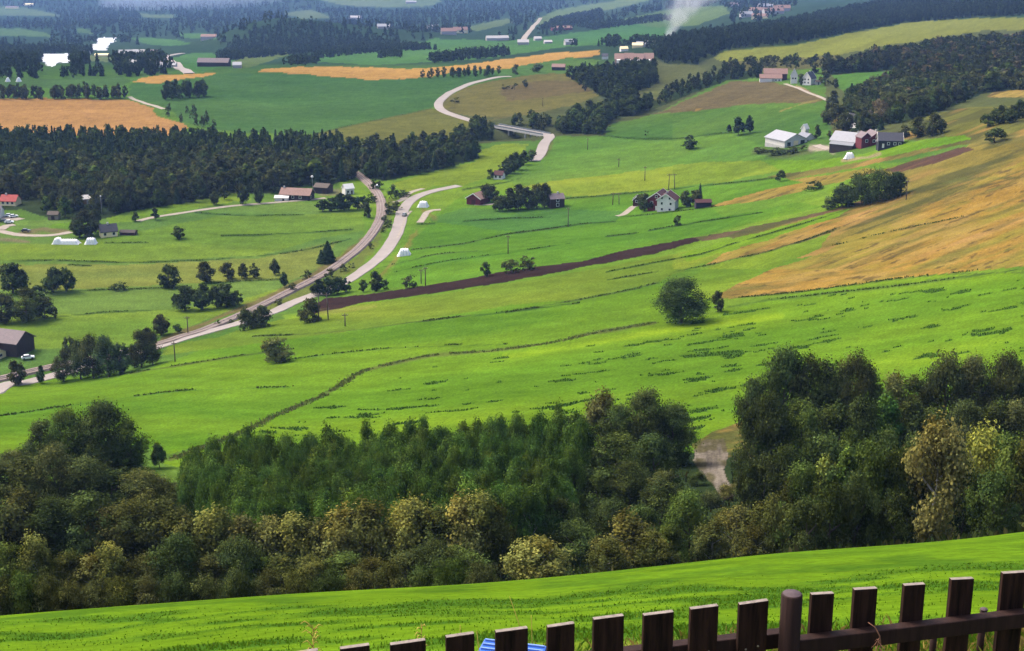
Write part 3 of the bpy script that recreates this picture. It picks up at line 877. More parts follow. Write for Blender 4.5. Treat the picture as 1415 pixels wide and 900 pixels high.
def whole_mesh(kind, lod, v):
    k = (kind, lod, v)
    if k not in _whole:
        n, lf = LODS[lod]
        Vv, Fq, lv = crown_arr(kind, n, lf, 200 + 37 * v + len(kind) * 5)
        tv, tf = trunk_arr(kind, v)
        V2 = np.concatenate([Vv, tv])
        F2 = np.concatenate([Fq, tf + len(Vv)])
        L2 = np.concatenate([lv, np.ones((len(tv), 3))])
        mi = np.concatenate([np.zeros(len(Fq)), np.ones(len(tf))])
        _whole[k] = np_mesh(kind + '_tree', V2, F2, [LEAF, BARK], L2, mi)
    return _whole[k]


NAME = {'round': 'broadleaf_tree', 'wide': 'broadleaf_tree', 'narrow': 'slender_tree', 'birch': 'birch_tree',
        'spruce': 'spruce_tree', 'bush': 'bush'}
CAT = {'bush': 'bush', 'spruce': 'spruce', 'birch': 'birch'}
TREES = []


def tree_at(kind, X, D, h, w, tint, label, group=None, lod=None, name=None, sink=.0, hpx=None):
    z = float(gz(X, D))
    m = mpp(X, D)
    if lod is None:
        q = h / m
        lod = 'near' if q > 44 else 'mid' if q > 21 else 'far' if q > 9 else 'tiny'
    v = random.randrange(NV[lod])
    nm = name or NAME[kind]
    j = 1 + .10 * random.uniform(-1, 1)
    col = (*[1.88 * c * j * (1 + .06 * random.uniform(-1, 1)) for c in tint], 1)
    ang = random.uniform(0, 6.283)
    if lod in ('near', 'mid'):
        root = link(nm, None)
        root.location = (X, D, z - sink)
        root.rotation_euler = (random.uniform(-.03, .03), random.uniform(-.03, .03), ang)
        root.scale = (w, w, h)
        tr = link('trunk', trunk_mesh(kind, v), root)
        cr = link('crown', crown_mesh(kind, lod, v), root)
        cr.color = col
    else:
        root = link(nm, whole_mesh(kind, lod, v))
        root.location = (X, D, z - sink)
        root.rotation_euler = (0, 0, ang)
        root.scale = (w, w, h)
        root.color = col
    tag(root, label, CAT.get(kind, 'tree'), group)
    TREES.append(root)
    return root


def tree_px(kind, px, pyb, hpx, wpx, tint, label, group=None, **kw):
    """a tree whose foot shows at (px, pyb) and which shows hpx tall and wpx wide"""
    X, D = P(px, pyb, 60)
    zt = -D * float(s_of(pyb - hpx))
    h = zt - float(zrel(X, D))
    return tree_at(kind, X, D, h, wpx * mpp(X, D), tint, label, group, **kw)


def tree_top(kind, px, pytop, wpx, D, tint, label, group=None, **kw):
    """a tree at distance D whose top shows at (px, pytop); the foot is hidden"""
    X = float(t_of(px, pytop)) * D
    h = -D * float(s_of(pytop)) - float(zrel(X, D))
    h = max(h, 2.0)
    return tree_at(kind, X, D, h, wpx * mpp(X, D) , tint, label, group, **kw)


ORD = ['first', 'second', 'third', 'fourth', 'fifth', 'sixth', 'seventh', 'eighth', 'ninth', 'tenth', 'eleventh', 'twelfth',
       'thirteenth', 'fourteenth', 'fifteenth', 'sixteenth', 'seventeenth', 'eighteenth', 'nineteenth', 'twentieth',
       'twenty-first', 'twenty-second', 'twenty-third', 'twenty-fourth', 'twenty-fifth', 'twenty-sixth', 'twenty-seventh', 'twenty-eighth']

DK = (.028, .040, .011)      # dark broadleaf
DK2 = (.034, .040, .013)
MID = (.036, .053, .011)
OLV = (.040, .045, .012)
BRN = (.044, .050, .016)
YEL = (.090, .096, .023)
YELB = (.062, .068, .019)
LTG = (.060, .085, .018)
PLANT = (.028, .052, .0095)
SPR = (.017, .029, .011)
FARD = (.024, .036, .013)


def row(fmt, group, items, key=0):
    """items get the group's label with their place counted along it from the west (smaller px)"""
    items = sorted(items, key=lambda q: q[key])
    for k, q in enumerate(items):
        yield fmt.format(ORD[k]), q


# --- woods in front ------------------------------------------------------------
def front(group, fmt, D0, items):
    for lab, (px, pt, w, tint, kind, D) in row(fmt, group, [(a[0], a[1], a[2], a[3], a[4] if len(a) > 4 else 'round', a[5] if len(a) > 5 else D0) for a in items]):
        tree_top(kind, px, pt, w, D, tint, lab, group, lod='near', name='birch_tree' if kind == 'birch' else 'woodland_tree')


front('tall broadleaves at the back of the western wood', 'tall dark broadleaf at the back of the western wood, {} from the west edge', 232, [
    (52, 582, 60, DK), (92, 566, 75, MID, 'wide'), (140, 556, 90, DK, 'wide'), (176, 580, 55, MID), (20, 622, 60, DK2), (218, 612, 26, MID, 'narrow'), (160, 615, 60, DK2), (120, 610, 60, DK)])
front('brownish broadleaves in the western wood', 'olive brown broadleaf in the western wood, {} along its second rank', 188, [
    (-15, 640, 90, DK2), (35, 632, 85, OLV), (72, 618, 85, BRN, 'wide'), (112, 632, 85, BRN, 'wide'), (152, 650, 80, DK), (195, 652, 90, OLV, 'wide'), (232, 668, 70, OLV), (258, 684, 60, OLV)])
front('dark broadleaves in the middle of the western wood', 'dark green broadleaf in the western wood, {} along its third rank', 158, [
    (-10, 690, 90, DK), (25, 682, 90, OLV), (70, 690, 95, DK, 'wide'), (118, 684, 90, DK), (150, 700, 80, OLV), (182, 692, 95, OLV, 'wide'), (222, 690, 85, OLV), (255, 712, 70, DK)])
front('mixed trees along the western edge of the near pasture', 'low mixed tree by the near pasture, {} of the western edge row', 118, [
    (-8, 752, 75, LTG), (22, 757, 60, MID), (46, 742, 58, YELB, 'birch'), (70, 775, 55, OLV), (92, 764, 58, OLV), (125, 768, 75, YELB, 'birch'), (150, 755, 62, YEL, 'birch'), (178, 778, 60, BRN), (203, 768, 60, OLV)])
front('low trees on the brow of the near pasture', 'low shrubby tree on the pasture brow, {} of the lowest row', 84, [
    (-5, 803, 70, OLV, 'bush'), (30, 796, 60, MID, 'bush'), (62, 800, 60, OLV, 'bush'), (95, 808, 58, OLV, 'bush'), (130, 806, 60, BRN, 'bush'), (165, 802, 60, OLV, 'bush'),
    (200, 806, 60, BRN, 'bush'), (240, 796, 60, DK, 'bush'), (280, 800, 60, BRN, 'bush'), (325, 795, 55, DK, 'bush'), (370, 798, 60, DK2, 'bush'), (410, 794, 60, OLV, 'bush'), (450, 790, 60, DK, 'bush'),
    (495, 790, 62, OLV, 'bush'), (540, 784, 62, OLV, 'bush'), (580, 786, 60, DK, 'bush'), (620, 776, 62, MID, 'bush'), (662, 778, 60, DK2, 'bush')])
front('dark trees between the yellowing birches', 'dark green tree between the yellowing birches, {} from the west', 118, [
    (242, 742, 85, DK, 'wide'), (330, 745, 80, DK, 'wide'), (350, 770, 70, MID), (470, 768, 80, MID), (510, 772, 75, OLV), (560, 765, 80, DK2), (605, 752, 85, DK, 'wide'), (640, 760, 80, MID), (385, 775, 80, OLV), (430, 770, 70, OLV), (285, 770, 70, BRN)])
front('yellowing birches along the near pasture', 'yellow brown birch at the wood front, {} from the west', 130, [
    (262, 716, 70, BRN, 'birch'), (292, 703, 85, YELB, 'birch'), (335, 716, 80, BRN, 'birch'), (372, 720, 80, YELB, 'birch'), (402, 714, 90, YELB, 'birch'), (438, 722, 60, BRN, 'birch'), (472, 700, 85, YEL, 'birch'),
    (512, 696, 85, YELB, 'birch'), (565, 689, 85, YEL, 'birch'), (604, 700, 80, OLV, 'birch'), (636, 688, 85, YEL, 'birch'), (664, 684, 80, YELB, 'birch'), (690, 700, 45, OLV, 'birch')])
front('trees along the middle of the near pasture', 'tree at the wood front east of the yellowing birches, {} from the west', 122, [
    (742, 744, 92, YEL, 'birch', 105), (700, 735, 60, DK, 'round', 140), (800, 722, 70, DK, 'round', 140), (778, 690, 70, DK, 'round', 148), (870, 711, 95, OLV, 'birch', 122), (905, 735, 60, OLV, 'birch', 120), (840, 745, 60, OLV, 'birch', 114),
    (955, 678, 85, MID, 'wide', 135), (925, 725, 50, MID, 'round', 124), (1020, 700, 60, YELB, 'birch', 130), (1062, 693, 75, OLV, 'birch', 130), (985, 720, 60, OLV, 'birch', 122), (1095, 700, 60, OLV, 'round', 124), (1040, 728, 60, OLV, 'birch', 115)])
front('big broadleaves at the head of the gully', 'big dark broadleaf between plantation and bare bank, {} from the west', 205, [
    (832, 540, 62, YELB, 'birch', 208), (800, 572, 60, DK), (860, 558, 60, DK), (893, 540, 80, DK, 'wide'), (930, 558, 75, DK, 'wide'), (938, 592, 40, DK), (850, 600, 80, MID, 'round', 185), (905, 600, 80, DK, 'wide', 180), (918, 650, 50, OLV, 'round', 172), (870, 640, 80, DK, 'wide', 165), (915, 668, 70, DK, 'round', 155), (830, 650, 70, DK, 'round', 165), (845, 690, 70, DK, 'wide', 150), (890, 700, 60, DK, 'round', 148), (795, 640, 70, DK, 'round', 170)])
front('tall broadleaves of the eastern wood', 'tall dark broadleaf of the eastern wood, {} along its back rank', 212, [
    (1050, 520, 60, DK), (1085, 478, 85, DK, 'wide'), (1120, 492, 70, DK2), (1148, 500, 75, DK), (1182, 490, 75, BRN, 'wide'), (1205, 512, 50, DK), (1240, 512, 55, YELB, 'birch'), (1268, 520, 60, OLV), (1312, 490, 85, DK2, 'wide'), (1350, 492, 75, BRN, 'wide'), (1395, 490, 80, DK2, 'wide'), (1435, 490, 70, DK)])
front('dark trees in the middle of the eastern wood', 'dark green tree of the eastern wood, {} along its middle rank', 180, [
    (1044, 566, 56, DK), (1068, 545, 75, DK, 'wide'), (1110, 556, 80, MID, 'wide'), (1150, 560, 80, DK), (1195, 550, 70, DK), (1232, 545, 60, PLANT, 'narrow'), (1262, 555, 60, DK, 'narrow'), (1295, 560, 65, DK), (1335, 555, 75, DK2, 'wide'), (1375, 556, 70, DK), (1410, 550, 70, BRN)])
front('shaded trees inside the eastern wood', 'shaded green tree inside the eastern wood, {} from the gully', 152, [
    (1036, 640, 46, DK), (1060, 628, 64, DK), (1090, 618, 80, DK, 'wide'), (1135, 600, 80, DK), (1175, 598, 70, MID), (1225, 590, 60, DK), (1262, 600, 60, DK), (1335, 590, 60, DK2), (1390, 600, 70, MID), (1425, 610, 60, DK)])
front('trees on the eastern edge of the near pasture', 'tree by the near pasture at the eastern wood, {} along the front', 120, [
    (1110, 640, 70, MID), (1140, 632, 60, LTG, 'narrow'), (1170, 618, 60, MID, 'narrow'), (1200, 606, 80, MID, 'round'), (1232, 618, 70, MID), (1262, 640, 60, DK), (1300, 572, 90, (.092, .084, .026), 'birch', 118), (1340, 640, 50, DK),
    (1362, 592, 85, (.085, .095, .020), 'birch', 128), (1402, 606, 80, LTG, 'round', 122), (1430, 600, 80, OLV, 'round'), (1085, 668, 60, OLV), (1190, 655, 70, DK, 'wide', 108), (1150, 670, 70, DK, 'round', 108), (1380, 650, 80, DK, 'round', 108), (1240, 680, 60, DK, 'round', 108), (1120, 690, 70, DK, 'round', 106)])

front('brown bushes below the bare bank', 'brownish bush below the bare earth bank, {} from the west', 168, [(982, 694, 34, BRN, 'bush', 172), (1008, 686, 36, YELB, 'bush', 176), (1030, 676, 34, BRN, 'bush', 180), (1000, 706, 40, OLV, 'bush', 160), (1024, 702, 40, BRN, 'bush', 160), (964, 668, 26, DK, 'bush', 186)])

# the planted stand: close ranks of slender trees
npl = 0
rows_D = np.linspace(141, 193, 15)
for ri, D in enumerate(rows_D):
    u = ri / 14
    x0 = np.interp(u, [0, .5, 1], [330, 262, 246])
    x1 = np.interp(u, [0, .5, 1], [760, 800, 815])
    k = int((x1 - x0) * D / F / 2.5)
    for q in range(k):
        px = x0 + (x1 - x0) * (q + .5 + random.uniform(-.3, .3)) / k
        top = np.interp(u, [0, 1], [np.interp(px, [250, 500, 800], [692, 690, 676]), np.interp(px, [240, 330, 500, 650, 780, 815], [625, 600, 592, 584, 566, 566])])
        top += random.gauss(0, 6)
        Dj = D + random.uniform(-1.2, 1.2)
        tn = PLANT if random.random() < .75 else (.038, .062, .010)
        tree_top('round' if random.random() < .72 else 'birch', px, top, random.uniform(34, 52) * 170 / D, Dj, tn, 'slender dark green tree in the close planted stand below the bright meadow', 'slender trees of the planted stand', lod='near', name='plantation_tree')
        npl += 1


# --- single trees and small groups in the fields ----------------------------------
def single(kind, px, pyb, h, w, tint, label, group=None):
    tree_px(kind, px, pyb, h, w, tint, label, group)


single('wide', 940, 446, 62, 80, (.024, .040, .011), 'big lone spreading tree on the bright slope meadow')
single('round', 992, 431, 29, 19, DK2, 'small round tree just beside the big lone spreading tree')
single('bush', 382, 501, 31, 41, (.060, .062, .020), 'lone brownish dome shaped bush in the bright slope meadow')
single('round', 247, 330, 18, 19, DK, 'small round tree alone in the valley meadow east of the yellow cottage')
single('round', 234, 397, 31, 32, DK, 'round tree apart at the west end of the meadow tree row')
row5 = [(285, 390, 28, 27), (315, 386, 23, 22), (337, 385, 21, 16), (352, 384, 20, 15), (380, 380, 22, 14)]
for lab, q in row('field tree of the row across the valley meadow, {} from its west end', '', row5):
    tree_px('round', q[0], q[1], q[2], q[3], DK2, lab, 'row of field trees across the valley meadow')
single('narrow', 393, 397, 21, 13, DK, 'slim dark shrub by the railway beyond the field tree row')
single('bush', 165, 401, 12, 22, DK, 'low wide bush on the ditch in the valley meadow')
single('bush', 152, 401, 6, 8, DK, 'tiny bush beside the low wide bush on the ditch')
for lab, q in row('tree of the copse below the field tree row, {} from the west', '', [(256, 429, 35, 32), (280, 428, 34, 28), (300, 425, 30, 26), (313, 424, 32, 34), (328, 421, 20, 16)]):
    tree_px('round', q[0], q[1], q[2], q[3], DK, lab, 'copse below the field tree row')
for lab, q in row('tree of the farmyard copse by the west edge of the valley, {} from the west', '', [(5, 445, 40, 40), (18, 405, 42, 42), (38, 444, 44, 46), (62, 440, 30, 30), (74, 404, 34, 30), (92, 403, 33, 24), (55, 412, 18, 22), (30, 402, 30, 24), (76, 441, 18, 10)]):
    tree_px('round', q[0], q[1], q[2], q[3], DK if q[1] < 420 else OLV if q[0] == 38 else DK2, lab, 'farmyard copse at the valley edge')
single('spruce', 453, 363, 30, 26, SPR, 'dark conifer clump tree beside the railway cutting')
single('spruce', 444, 364, 18, 14, SPR, 'short conifer at the foot of the dark conifer by the railway')
single('round', 187, 306, 13, 12, DK, 'small round tree at the west end of the farm track')
single('narrow', 215, 304, 17, 10, DK, 'small pointed tree beside the farm track end')
for lab, q in row('broadleaf of the tall clump behind the yellow cottage, {} from the west', '', [(110, 328, 32, 24), (122, 327, 36, 30), (133, 321, 32, 20)]):
    tree_px('round', q[0], q[1], q[2], q[3], (.034, .042, .015), lab, 'clump behind the yellow cottage')
for lab, q in row('tree standing clear of the forest edge above the farm track, {} from the west', '', [(297, 283, 22, 15), (335, 283, 30, 17), (358, 281, 30, 14), (310, 276, 20, 14)]):
    tree_px('round', q[0], q[1], q[2], q[3], DK2, lab, 'trees clear of the forest edge')
for lab, q in row('tree of the belt between railway and slope, {} from the west', '', [
        (25, 532, 33, 25), (57, 530, 24, 13), (88, 527, 42, 30), (97, 500, 34, 22), (112, 524, 54, 36), (130, 523, 60, 42), (150, 521, 56, 42), (168, 517, 42, 30), (186, 508, 30, 18), (196, 508, 52, 34), (211, 504, 46, 28), (205, 490, 35, 26), (223, 464, 30, 26), (246, 460, 12, 14)]):
    tree_px('round', q[0], q[1], q[2], q[3], DK2 if q[0] % 3 else (.030, .048, .015), lab, 'tree belt between railway and slope')
for lab, q in row('bush beside the low end of the pale road, {} from the west', '', [(342, 455, 28, 26), (362, 452, 28, 26), (428, 445, 30, 30), (300, 450, 7, 12), (320, 447, 7, 12), (385, 421, 9, 12)]):
    tree_px('bush', q[0], q[1], q[2], q[3], DK2, lab, 'bushes beside the low end of the road')
for lab, q in row('dark tree where the ploughed strip meets the road, {} from the west', '', [(440, 408, 22, 20), (452, 408, 24, 22), (466, 407, 24, 22), (477, 404, 20, 16)]):
    tree_px('round', q[0], q[1], q[2], q[3], SPR, lab, 'dark clump at the end of the ploughed strip')
for lab, q in row('tree at the upper edge of the ploughed strip, {} from the road', '', [(502, 404, 18, 13), (520, 403, 27, 20), (533, 401, 14, 11), (566, 398, 17, 24), (671, 382, 20, 16), (706, 377, 20, 26), (728, 373, 20, 26)]):
    tree_px('bush' if q[3] > 21 else 'round', q[0], q[1], q[2], q[3], DK2 if q[3] > 22 else DK, lab, 'trees at the edge of the ploughed strip')
for lab, q in row('small bush on the strip between road and railway, {} from the south', '', [(405, 402, 12, 12), (425, 386, 12, 14), (475, 375, 10, 12), (486, 370, 8, 9), (512, 344, 9, 9), (455, 383, 12, 16), (530, 322, 9, 8), (531, 306, 9, 10)]):
    tree_px('bush', q[0], q[1], q[2], q[3], DK2, lab, 'bushes between road and railway')
for lab, q in row('dark hedge conifer in the garden east of the pink roofed house, {} from west', '', [(446, 292, 16, 18), (458, 292, 19, 18), (470, 291, 24, 20), (482, 290, 22, 18), (494, 290, 18, 16), (503, 288, 17, 14)]):
    tree_px('round', q[0], q[1], q[2], q[3], SPR, lab, 'garden hedge of the pink roofed house')
for lab, q in row('bush at the head of the road loop, {} from the west', '', [(508, 301, 22, 10), (514, 280, 14, 14), (520, 262, 16, 18), (540, 296, 18, 18), (543, 276, 20, 16), (556, 272, 9, 24), (536, 314, 12, 12), (548, 290, 12, 14)]):
    tree_px('bush', q[0], q[1], q[2], q[3], DK2 if q[1] > 285 else DK, lab, 'bushes at the head of the road loop')
for lab, q in row('dark tree between the red barn and the brown house, {} from the west', '', [(672, 280, 26, 20), (682, 279, 22, 18), (690, 292, 22, 18), (703, 291, 30, 24), (716, 290, 34, 26), (730, 289, 30, 22), (742, 288, 34, 22), (753, 287, 34, 22)]):
    tree_px('round', q[0], q[1], q[2], q[3], DK2, lab, 'trees between red barn and brown house')
for lab, q in row('dark tree of the belt running up to the bridge road, {} from the west', '', [(678, 248, 14, 11), (696, 244, 20, 16), (705, 240, 26, 20), (714, 235, 24, 18), (724, 228, 20, 16), (734, 223, 16, 15), (686, 246, 8, 8)]):
    tree_px('round', q[0], q[1], q[2], q[3], DK, lab, 'belt of trees below the bridge road')
single('round', 953, 206, 19, 23, DK, 'round dark tree alone in the meadow below the middle farm ditch')
for lab, q in row('dark tree of the trio west of the large farm, {} from the west', '', [(1007, 184, 11, 8), (1020, 187, 24, 20), (1035, 184, 23, 13)]):
    tree_px('narrow', q[0], q[1], q[2], q[3], SPR, lab, 'trio of trees west of the large farm')
single('bush', 893, 188, 8, 6, DK, 'tiny bush on the ditch in the middle meadow')
single('round', 1078, 251, 16, 14, DK, 'small round tree below the large farm at the dry strip')
single('bush', 1124, 263, 13, 26, DK, 'low dark bush between the small round tree and the big thicket')
for lab, q in row('bush of the big dark thicket on the dry slope, {} from the west', '', [(1148, 289, 18, 26), (1165, 286, 30, 38), (1190, 283, 44, 46), (1215, 279, 44, 46), (1238, 271, 32, 30)]):
    tree_px('bush', q[0], q[1], q[2], q[3], DK, lab, 'big thicket on the dry slope')
single('round', 936, 312, 14, 12, DK, 'small dark tree alone in the meadow below the white house')
single('round', 890, 292, 25, 25, DK2, 'round tree in front of the red and white farmhouse')
single('round', 948, 286, 22, 18, DK2, 'round tree at the west side of the dark shed')
single('round', 962, 284, 22, 18, DK2, 'round tree right behind the dark shed')
single('spruce', 967, 277, 24, 9, SPR, 'thin pointed spruce above the dark shed')
for lab, q in row('tree by the large farm access track, {} from the west', '', [(1150, 152, 26, 18), (1145, 172, 30, 22), (1158, 178, 34, 26), (1168, 184, 28, 22), (1154, 122, 14, 12), (1140, 118, 20, 18), (1107, 118, 16, 12), (1146, 190, 10, 8)]):
    tree_px('round', q[0], q[1], q[2], q[3], DK2, lab, 'trees along the farm access track')
for lab, q in row('low dark scrub bush below the large pale barn, {} from the west', '', [(1052, 212, 9, 22), (1072, 214, 11, 28), (1092, 212, 10, 26), (1108, 208, 8, 16)]):
    tree_px('bush', q[0], q[1], q[2], q[3], DK2, lab, 'scrub below the large pale barn')
single('spruce', 1217, 180, 18, 11, SPR, 'pointed conifer right behind the red farmhouse')
single('narrow', 1129, 192, 19, 10, DK, 'slim tree between white barn and dark barn')
for lab, q in row('dark bush of the clump east of the black house, {} from the west', '', [(1250, 190, 18, 18), (1268, 190, 28, 26), (1288, 188, 32, 28), (1300, 184, 20, 16)]):
    tree_px('round', q[0], q[1], q[2], q[3], DK2, lab, 'clump east of the black house')
for lab, q in row('dark bush at the upper end of the dry slope, {} from the west', '', [(1364, 176, 18, 20), (1380, 172, 26, 24), (1396, 170, 24, 22), (1374, 197, 20, 30), (1408, 164, 26, 18)]):
    tree_px('round', q[0], q[1], q[2], q[3], DK, lab, 'clump at the upper end of the dry slope')
for lab, q in row('small tree in the brown road loop pasture, {} from the west', '', [(696, 124, 7, 9), (703, 124, 6, 7), (711, 124, 9, 10), (726, 121, 11, 9), (808, 126, 13, 10), (629, 143, 8, 15), (742, 100, 12, 18), (712, 103, 14, 10)]):
    tree_px('round', q[0], q[1], q[2], q[3], DK2, lab, 'small trees in the pasture in the road loop')

# --- forests ------------------------------------------------------------------------
W_LEFT = [(-30, 194), (0, 198), (180, 198), (260, 200), (330, 203), (470, 206), (490, 232), (490, 246), (470, 252), (440, 262), (430, 255), (385, 262), (378, 268), (330, 266), (250, 282), (180, 292), (145, 302), (100, 304), (60, 300), (30, 290), (-30, 290)]
W_LEFTB = [(-30, 194), (0, 198), (180, 198), (260, 200), (330, 203), (470, 206), (480, 224), (400, 226), (250, 230), (100, 236), (-30, 240)]
W_LEFTF = [(-30, 240), (100, 236), (250, 230), (400, 226), (480, 224), (490, 246), (470, 252), (440, 262), (430, 255), (385, 262), (378, 268), (330, 266), (250, 282), (180, 292), (145, 302), (100, 304), (64, 297), (48, 277), (-30, 273)]
W_BEHIND = [(692, 173), (730, 168), (770, 170), (832, 178), (838, 188), (775, 186), (762, 183), (740, 180)]
W_MID = [(480, 208), (560, 208), (640, 194), (682, 194), (682, 178), (650, 178), (660, 205), (655, 222), (600, 236), (535, 250), (505, 247), (492, 232)]
W_RAVINE = [(788, 110), (830, 106), (905, 95), (905, 118), (870, 130), (880, 150), (900, 152), (835, 170), (835, 186), (770, 184), (800, 165), (855, 150), (835, 138), (810, 120)]
W_DIAG = [(835, 170), (900, 152), (960, 128), (1005, 112), (1050, 108), (1055, 98), (1000, 100), (950, 118), (900, 140), (850, 158)]
W_TOP = [(900, 80), (930, 58), (990, 50), (1060, 40), (1150, 20), (1250, 2), (1430, -10), (1430, 15), (1350, 24), (1250, 32), (1180, 44), (1100, 60), (1000, 70), (985, 80), (960, 90), (920, 88)]
W_RIGHT = [(1120, 102), (1150, 98), (1200, 82), (1250, 76), (1300, 66), (1430, 48), (1430, 112), (1360, 128), (1330, 142), (1290, 158), (1250, 168), (1200, 180), (1175, 182), (1165, 160), (1175, 140), (1208, 130), (1245, 104), (1248, 97), (1150, 103)]
W_HEDGE1 = [(-30, 134), (175, 134), (176, 138), (-30, 138)]
W_HEDGE2 = [(208, 136), (285, 130), (288, 136), (215, 140)]
W_HEDGE3 = [(578, 107), (690, 102), (690, 106), (578, 109)]
W_HEDGE4 = [(222, 160), (240, 150), (300, 168), (300, 178), (260, 176)]
W_SCRUB = [(1000, 88), (1060, 84), (1150, 80), (1150, 98), (1060, 96), (1000, 98)]
W_APART = [(788, 103), (800, 100), (850, 97), (905, 94), (905, 99), (850, 106), (800, 110)]
W_LEFTB, W_LEFTF, W_HEDGE1 = _wide(W_LEFTB, 230), _wide(W_LEFTF, 230), _wide(W_HEDGE1, 200)
W_RIGHT, W_TOP = _wide(W_RIGHT, 160), _wide(W_TOP, 160)
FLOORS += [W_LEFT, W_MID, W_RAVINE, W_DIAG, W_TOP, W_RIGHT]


CLEARINGS = [(121, 281), (16, 284), (141, 297)]


def scatter(poly, spacing, jitter=.45):
    pp = np.array([P(x, y, 60) for x, y in poly])
    x0, y0 = pp.min(0)
    x1, y1 = pp.max(0)
    nx, ny = int((x1 - x0) / spacing) + 1, int((y1 - y0) / spacing) + 1
    gx, gy = np.meshgrid(np.arange(nx), np.arange(ny))
    X = x0 + (gx.ravel() + .5 * (gy.ravel() % 2) + rng.uniform(-jitter, jitter, gx.size)) * spacing
    D = y0 + (gy.ravel() + rng.uniform(-jitter, jitter, gx.size)) * spacing
    px, py = project(X, D, gz(X, D))
    m = inpoly(px, py, poly)
    return X[m], D[m], px[m], py[m]


def stuff_wood(name, label, pts, lod):
    """pts: list of (kind, X, D, h, w, tint)"""
    Vs, Fs, Ls, off = [], [], [], 0
    for kind, X, D, h, w, tint in pts:
        v = random.randrange(NV[lod])
        k = (kind, lod, v)
        if k not in _arr:
            n, lf = LODS[lod]
            _arr[k] = crown_arr(kind, n, lf, 300 + 41 * v + len(kind) * 3)
        Vv, Fq, lv = _arr[k]
        a = random.uniform(0, 6.283)
        c, s = math.cos(a), math.sin(a)
        Q = np.empty_like(Vv)
        Q[:, 0] = (Vv[:, 0] * c - Vv[:, 1] * s) * w + X
        Q[:, 1] = (Vv[:, 0] * s + Vv[:, 1] * c) * w + D
        Q[:, 2] = Vv[:, 2] * h + float(gz(X, D))
        j = 1 + .15 * random.uniform(-1, 1)
        Vs.append(Q)
        Fs.append(Fq + off)
        Ls.append(lv * (np.array(tint) * j * (1.75 if D < 1000 else 1.15))[None])
        off += len(Vv)
    if not Vs:
        return
    me = np_mesh(name, np.concatenate(Vs), np.concatenate(Fs), LEAF, np.concatenate(Ls))
    o = link(name, me)
    tag(o, label, None, None, 'stuff')
    return o


def forest(poly, spacing, hr, mix, n_ind, label, group, stuff_label, lod='far', wr=(.45, .62), names=None):
    X, D, px, py = scatter(poly, spacing)
    for (hx, hy) in CLEARINGS:
        k = ~((np.abs(px - hx) < 10) & (py > hy - 3) & (py < hy + 30))
        X, D, px, py = X[k], D[k], px[k], py[k]
    order = np.argsort(D)
    rest = []
    n_got = 0
    for r, i in enumerate(order):
        q = random.random()
        acc = 0
        for kind, p, tint in mix:
            acc += p
            if q <= acc:
                break
        h = random.uniform(*hr)
        w = h * random.uniform(*wr) * (.7 if kind == 'spruce' else 1)
        if n_got < n_ind and -15 < px[i] < 1430:
            n_got += 1
            k2 = {'spruce': 'spruce', 'narrow': 'slim tree', 'birch': 'birch', 'bush': 'bush'}.get(kind, 'broadleaf')
            tree_at(kind, X[i], D[i], h, w, tint, label.format(k2), group + (' spruces' if kind == 'spruce' else ' broadleaves'), name={'spruce': 'spruce_tree', 'birch': 'birch_tree', 'bush': 'bush', 'narrow': 'slender_tree'}.get(kind, 'forest_tree'))
        else:
            rest.append((kind, X[i], D[i], h, w, tint))
    if rest:
        stuff_wood('forest', stuff_label, rest, lod)
    return len(X)


nf = {}
nf['left'] = forest(W_LEFTB, 5.9, (10.5, 13.0), [('spruce', .48, SPR), ('round', .34, DK), ('narrow', .18, DK)], 0, '', '', 'dark spruce forest covering the valley floor')
nf['leftf'] = forest(W_LEFTF, 7.4, (8, 13.5), [('round', .66, DK2), ('wide', .16, DK), ('narrow', .10, MID), ('spruce', .08, SPR)], 100, 'dark {} at the lower edge of the valley forest above the farm track', 'valley forest edge', 'dark mixed forest covering the valley floor behind the farm track', wr=(.62, .95))
nf['mid'] = forest(W_MID, 8.0, (8, 12), [('round', .7, DK), ('spruce', .15, SPR), ('narrow', .15, DK2)], 60, 'dark {} in the stream wood between railway and bridge', 'stream wood', 'dark wood along the stream towards the bridge', wr=(.6, .9))
nf['beh'] = forest(W_BEHIND, 7.5, (6, 10), [('round', .8, DK), ('bush', .2, DK2)], 30, 'dark {} right behind the road bridge', 'wood behind the road bridge', 'dark wood behind the road bridge', wr=(.65, .95))
nf['rav'] = forest(W_RAVINE, 8.5, (8, 13), [('round', .7, DK), ('spruce', .15, SPR), ('narrow', .15, MID)], 40, 'dark {} on the ravine side below the pink roofed terrace', 'ravine wood', 'dark wood filling the ravine below the pink roofed terrace', wr=(.65, .95))
nf['diag'] = forest(W_DIAG, 9, (6, 10), [('round', .8, DK), ('bush', .2, DK2)], 25, 'dark {} along the edge of the brown pasture', 'pasture edge wood', 'dark scrub along the stream beside the brown pasture')
nf['right'] = forest(W_RIGHT, 8.2, (7.5, 13), [('round', .42, DK2), ('wide', .24, DK), ('bush', .10, OLV), ('birch', .10, (.070, .062, .032)), ('narrow', .06, MID), ('spruce', .08, SPR)], 85, 'dark {} in the hillside wood above the large farm', 'hillside wood', 'dark broadleaf wood on the hillside above the large farm', wr=(.65, 1.0))
nf['scrub'] = forest(W_SCRUB, 11, (3, 7), [('bush', .6, DK2), ('round', .4, DK)], 20, 'dark scrub {} below the olive hillside field', 'scrub below the olive hillside field', 'dark scrub below the olive hillside field', wr=(.8, 1.1))
nf['top'] = forest(W_TOP, 11, (10, 14.5), [('round', .72, FARD), ('spruce', .28, SPR)], 0, '', '', 'dark forest band above the olive hillside field')
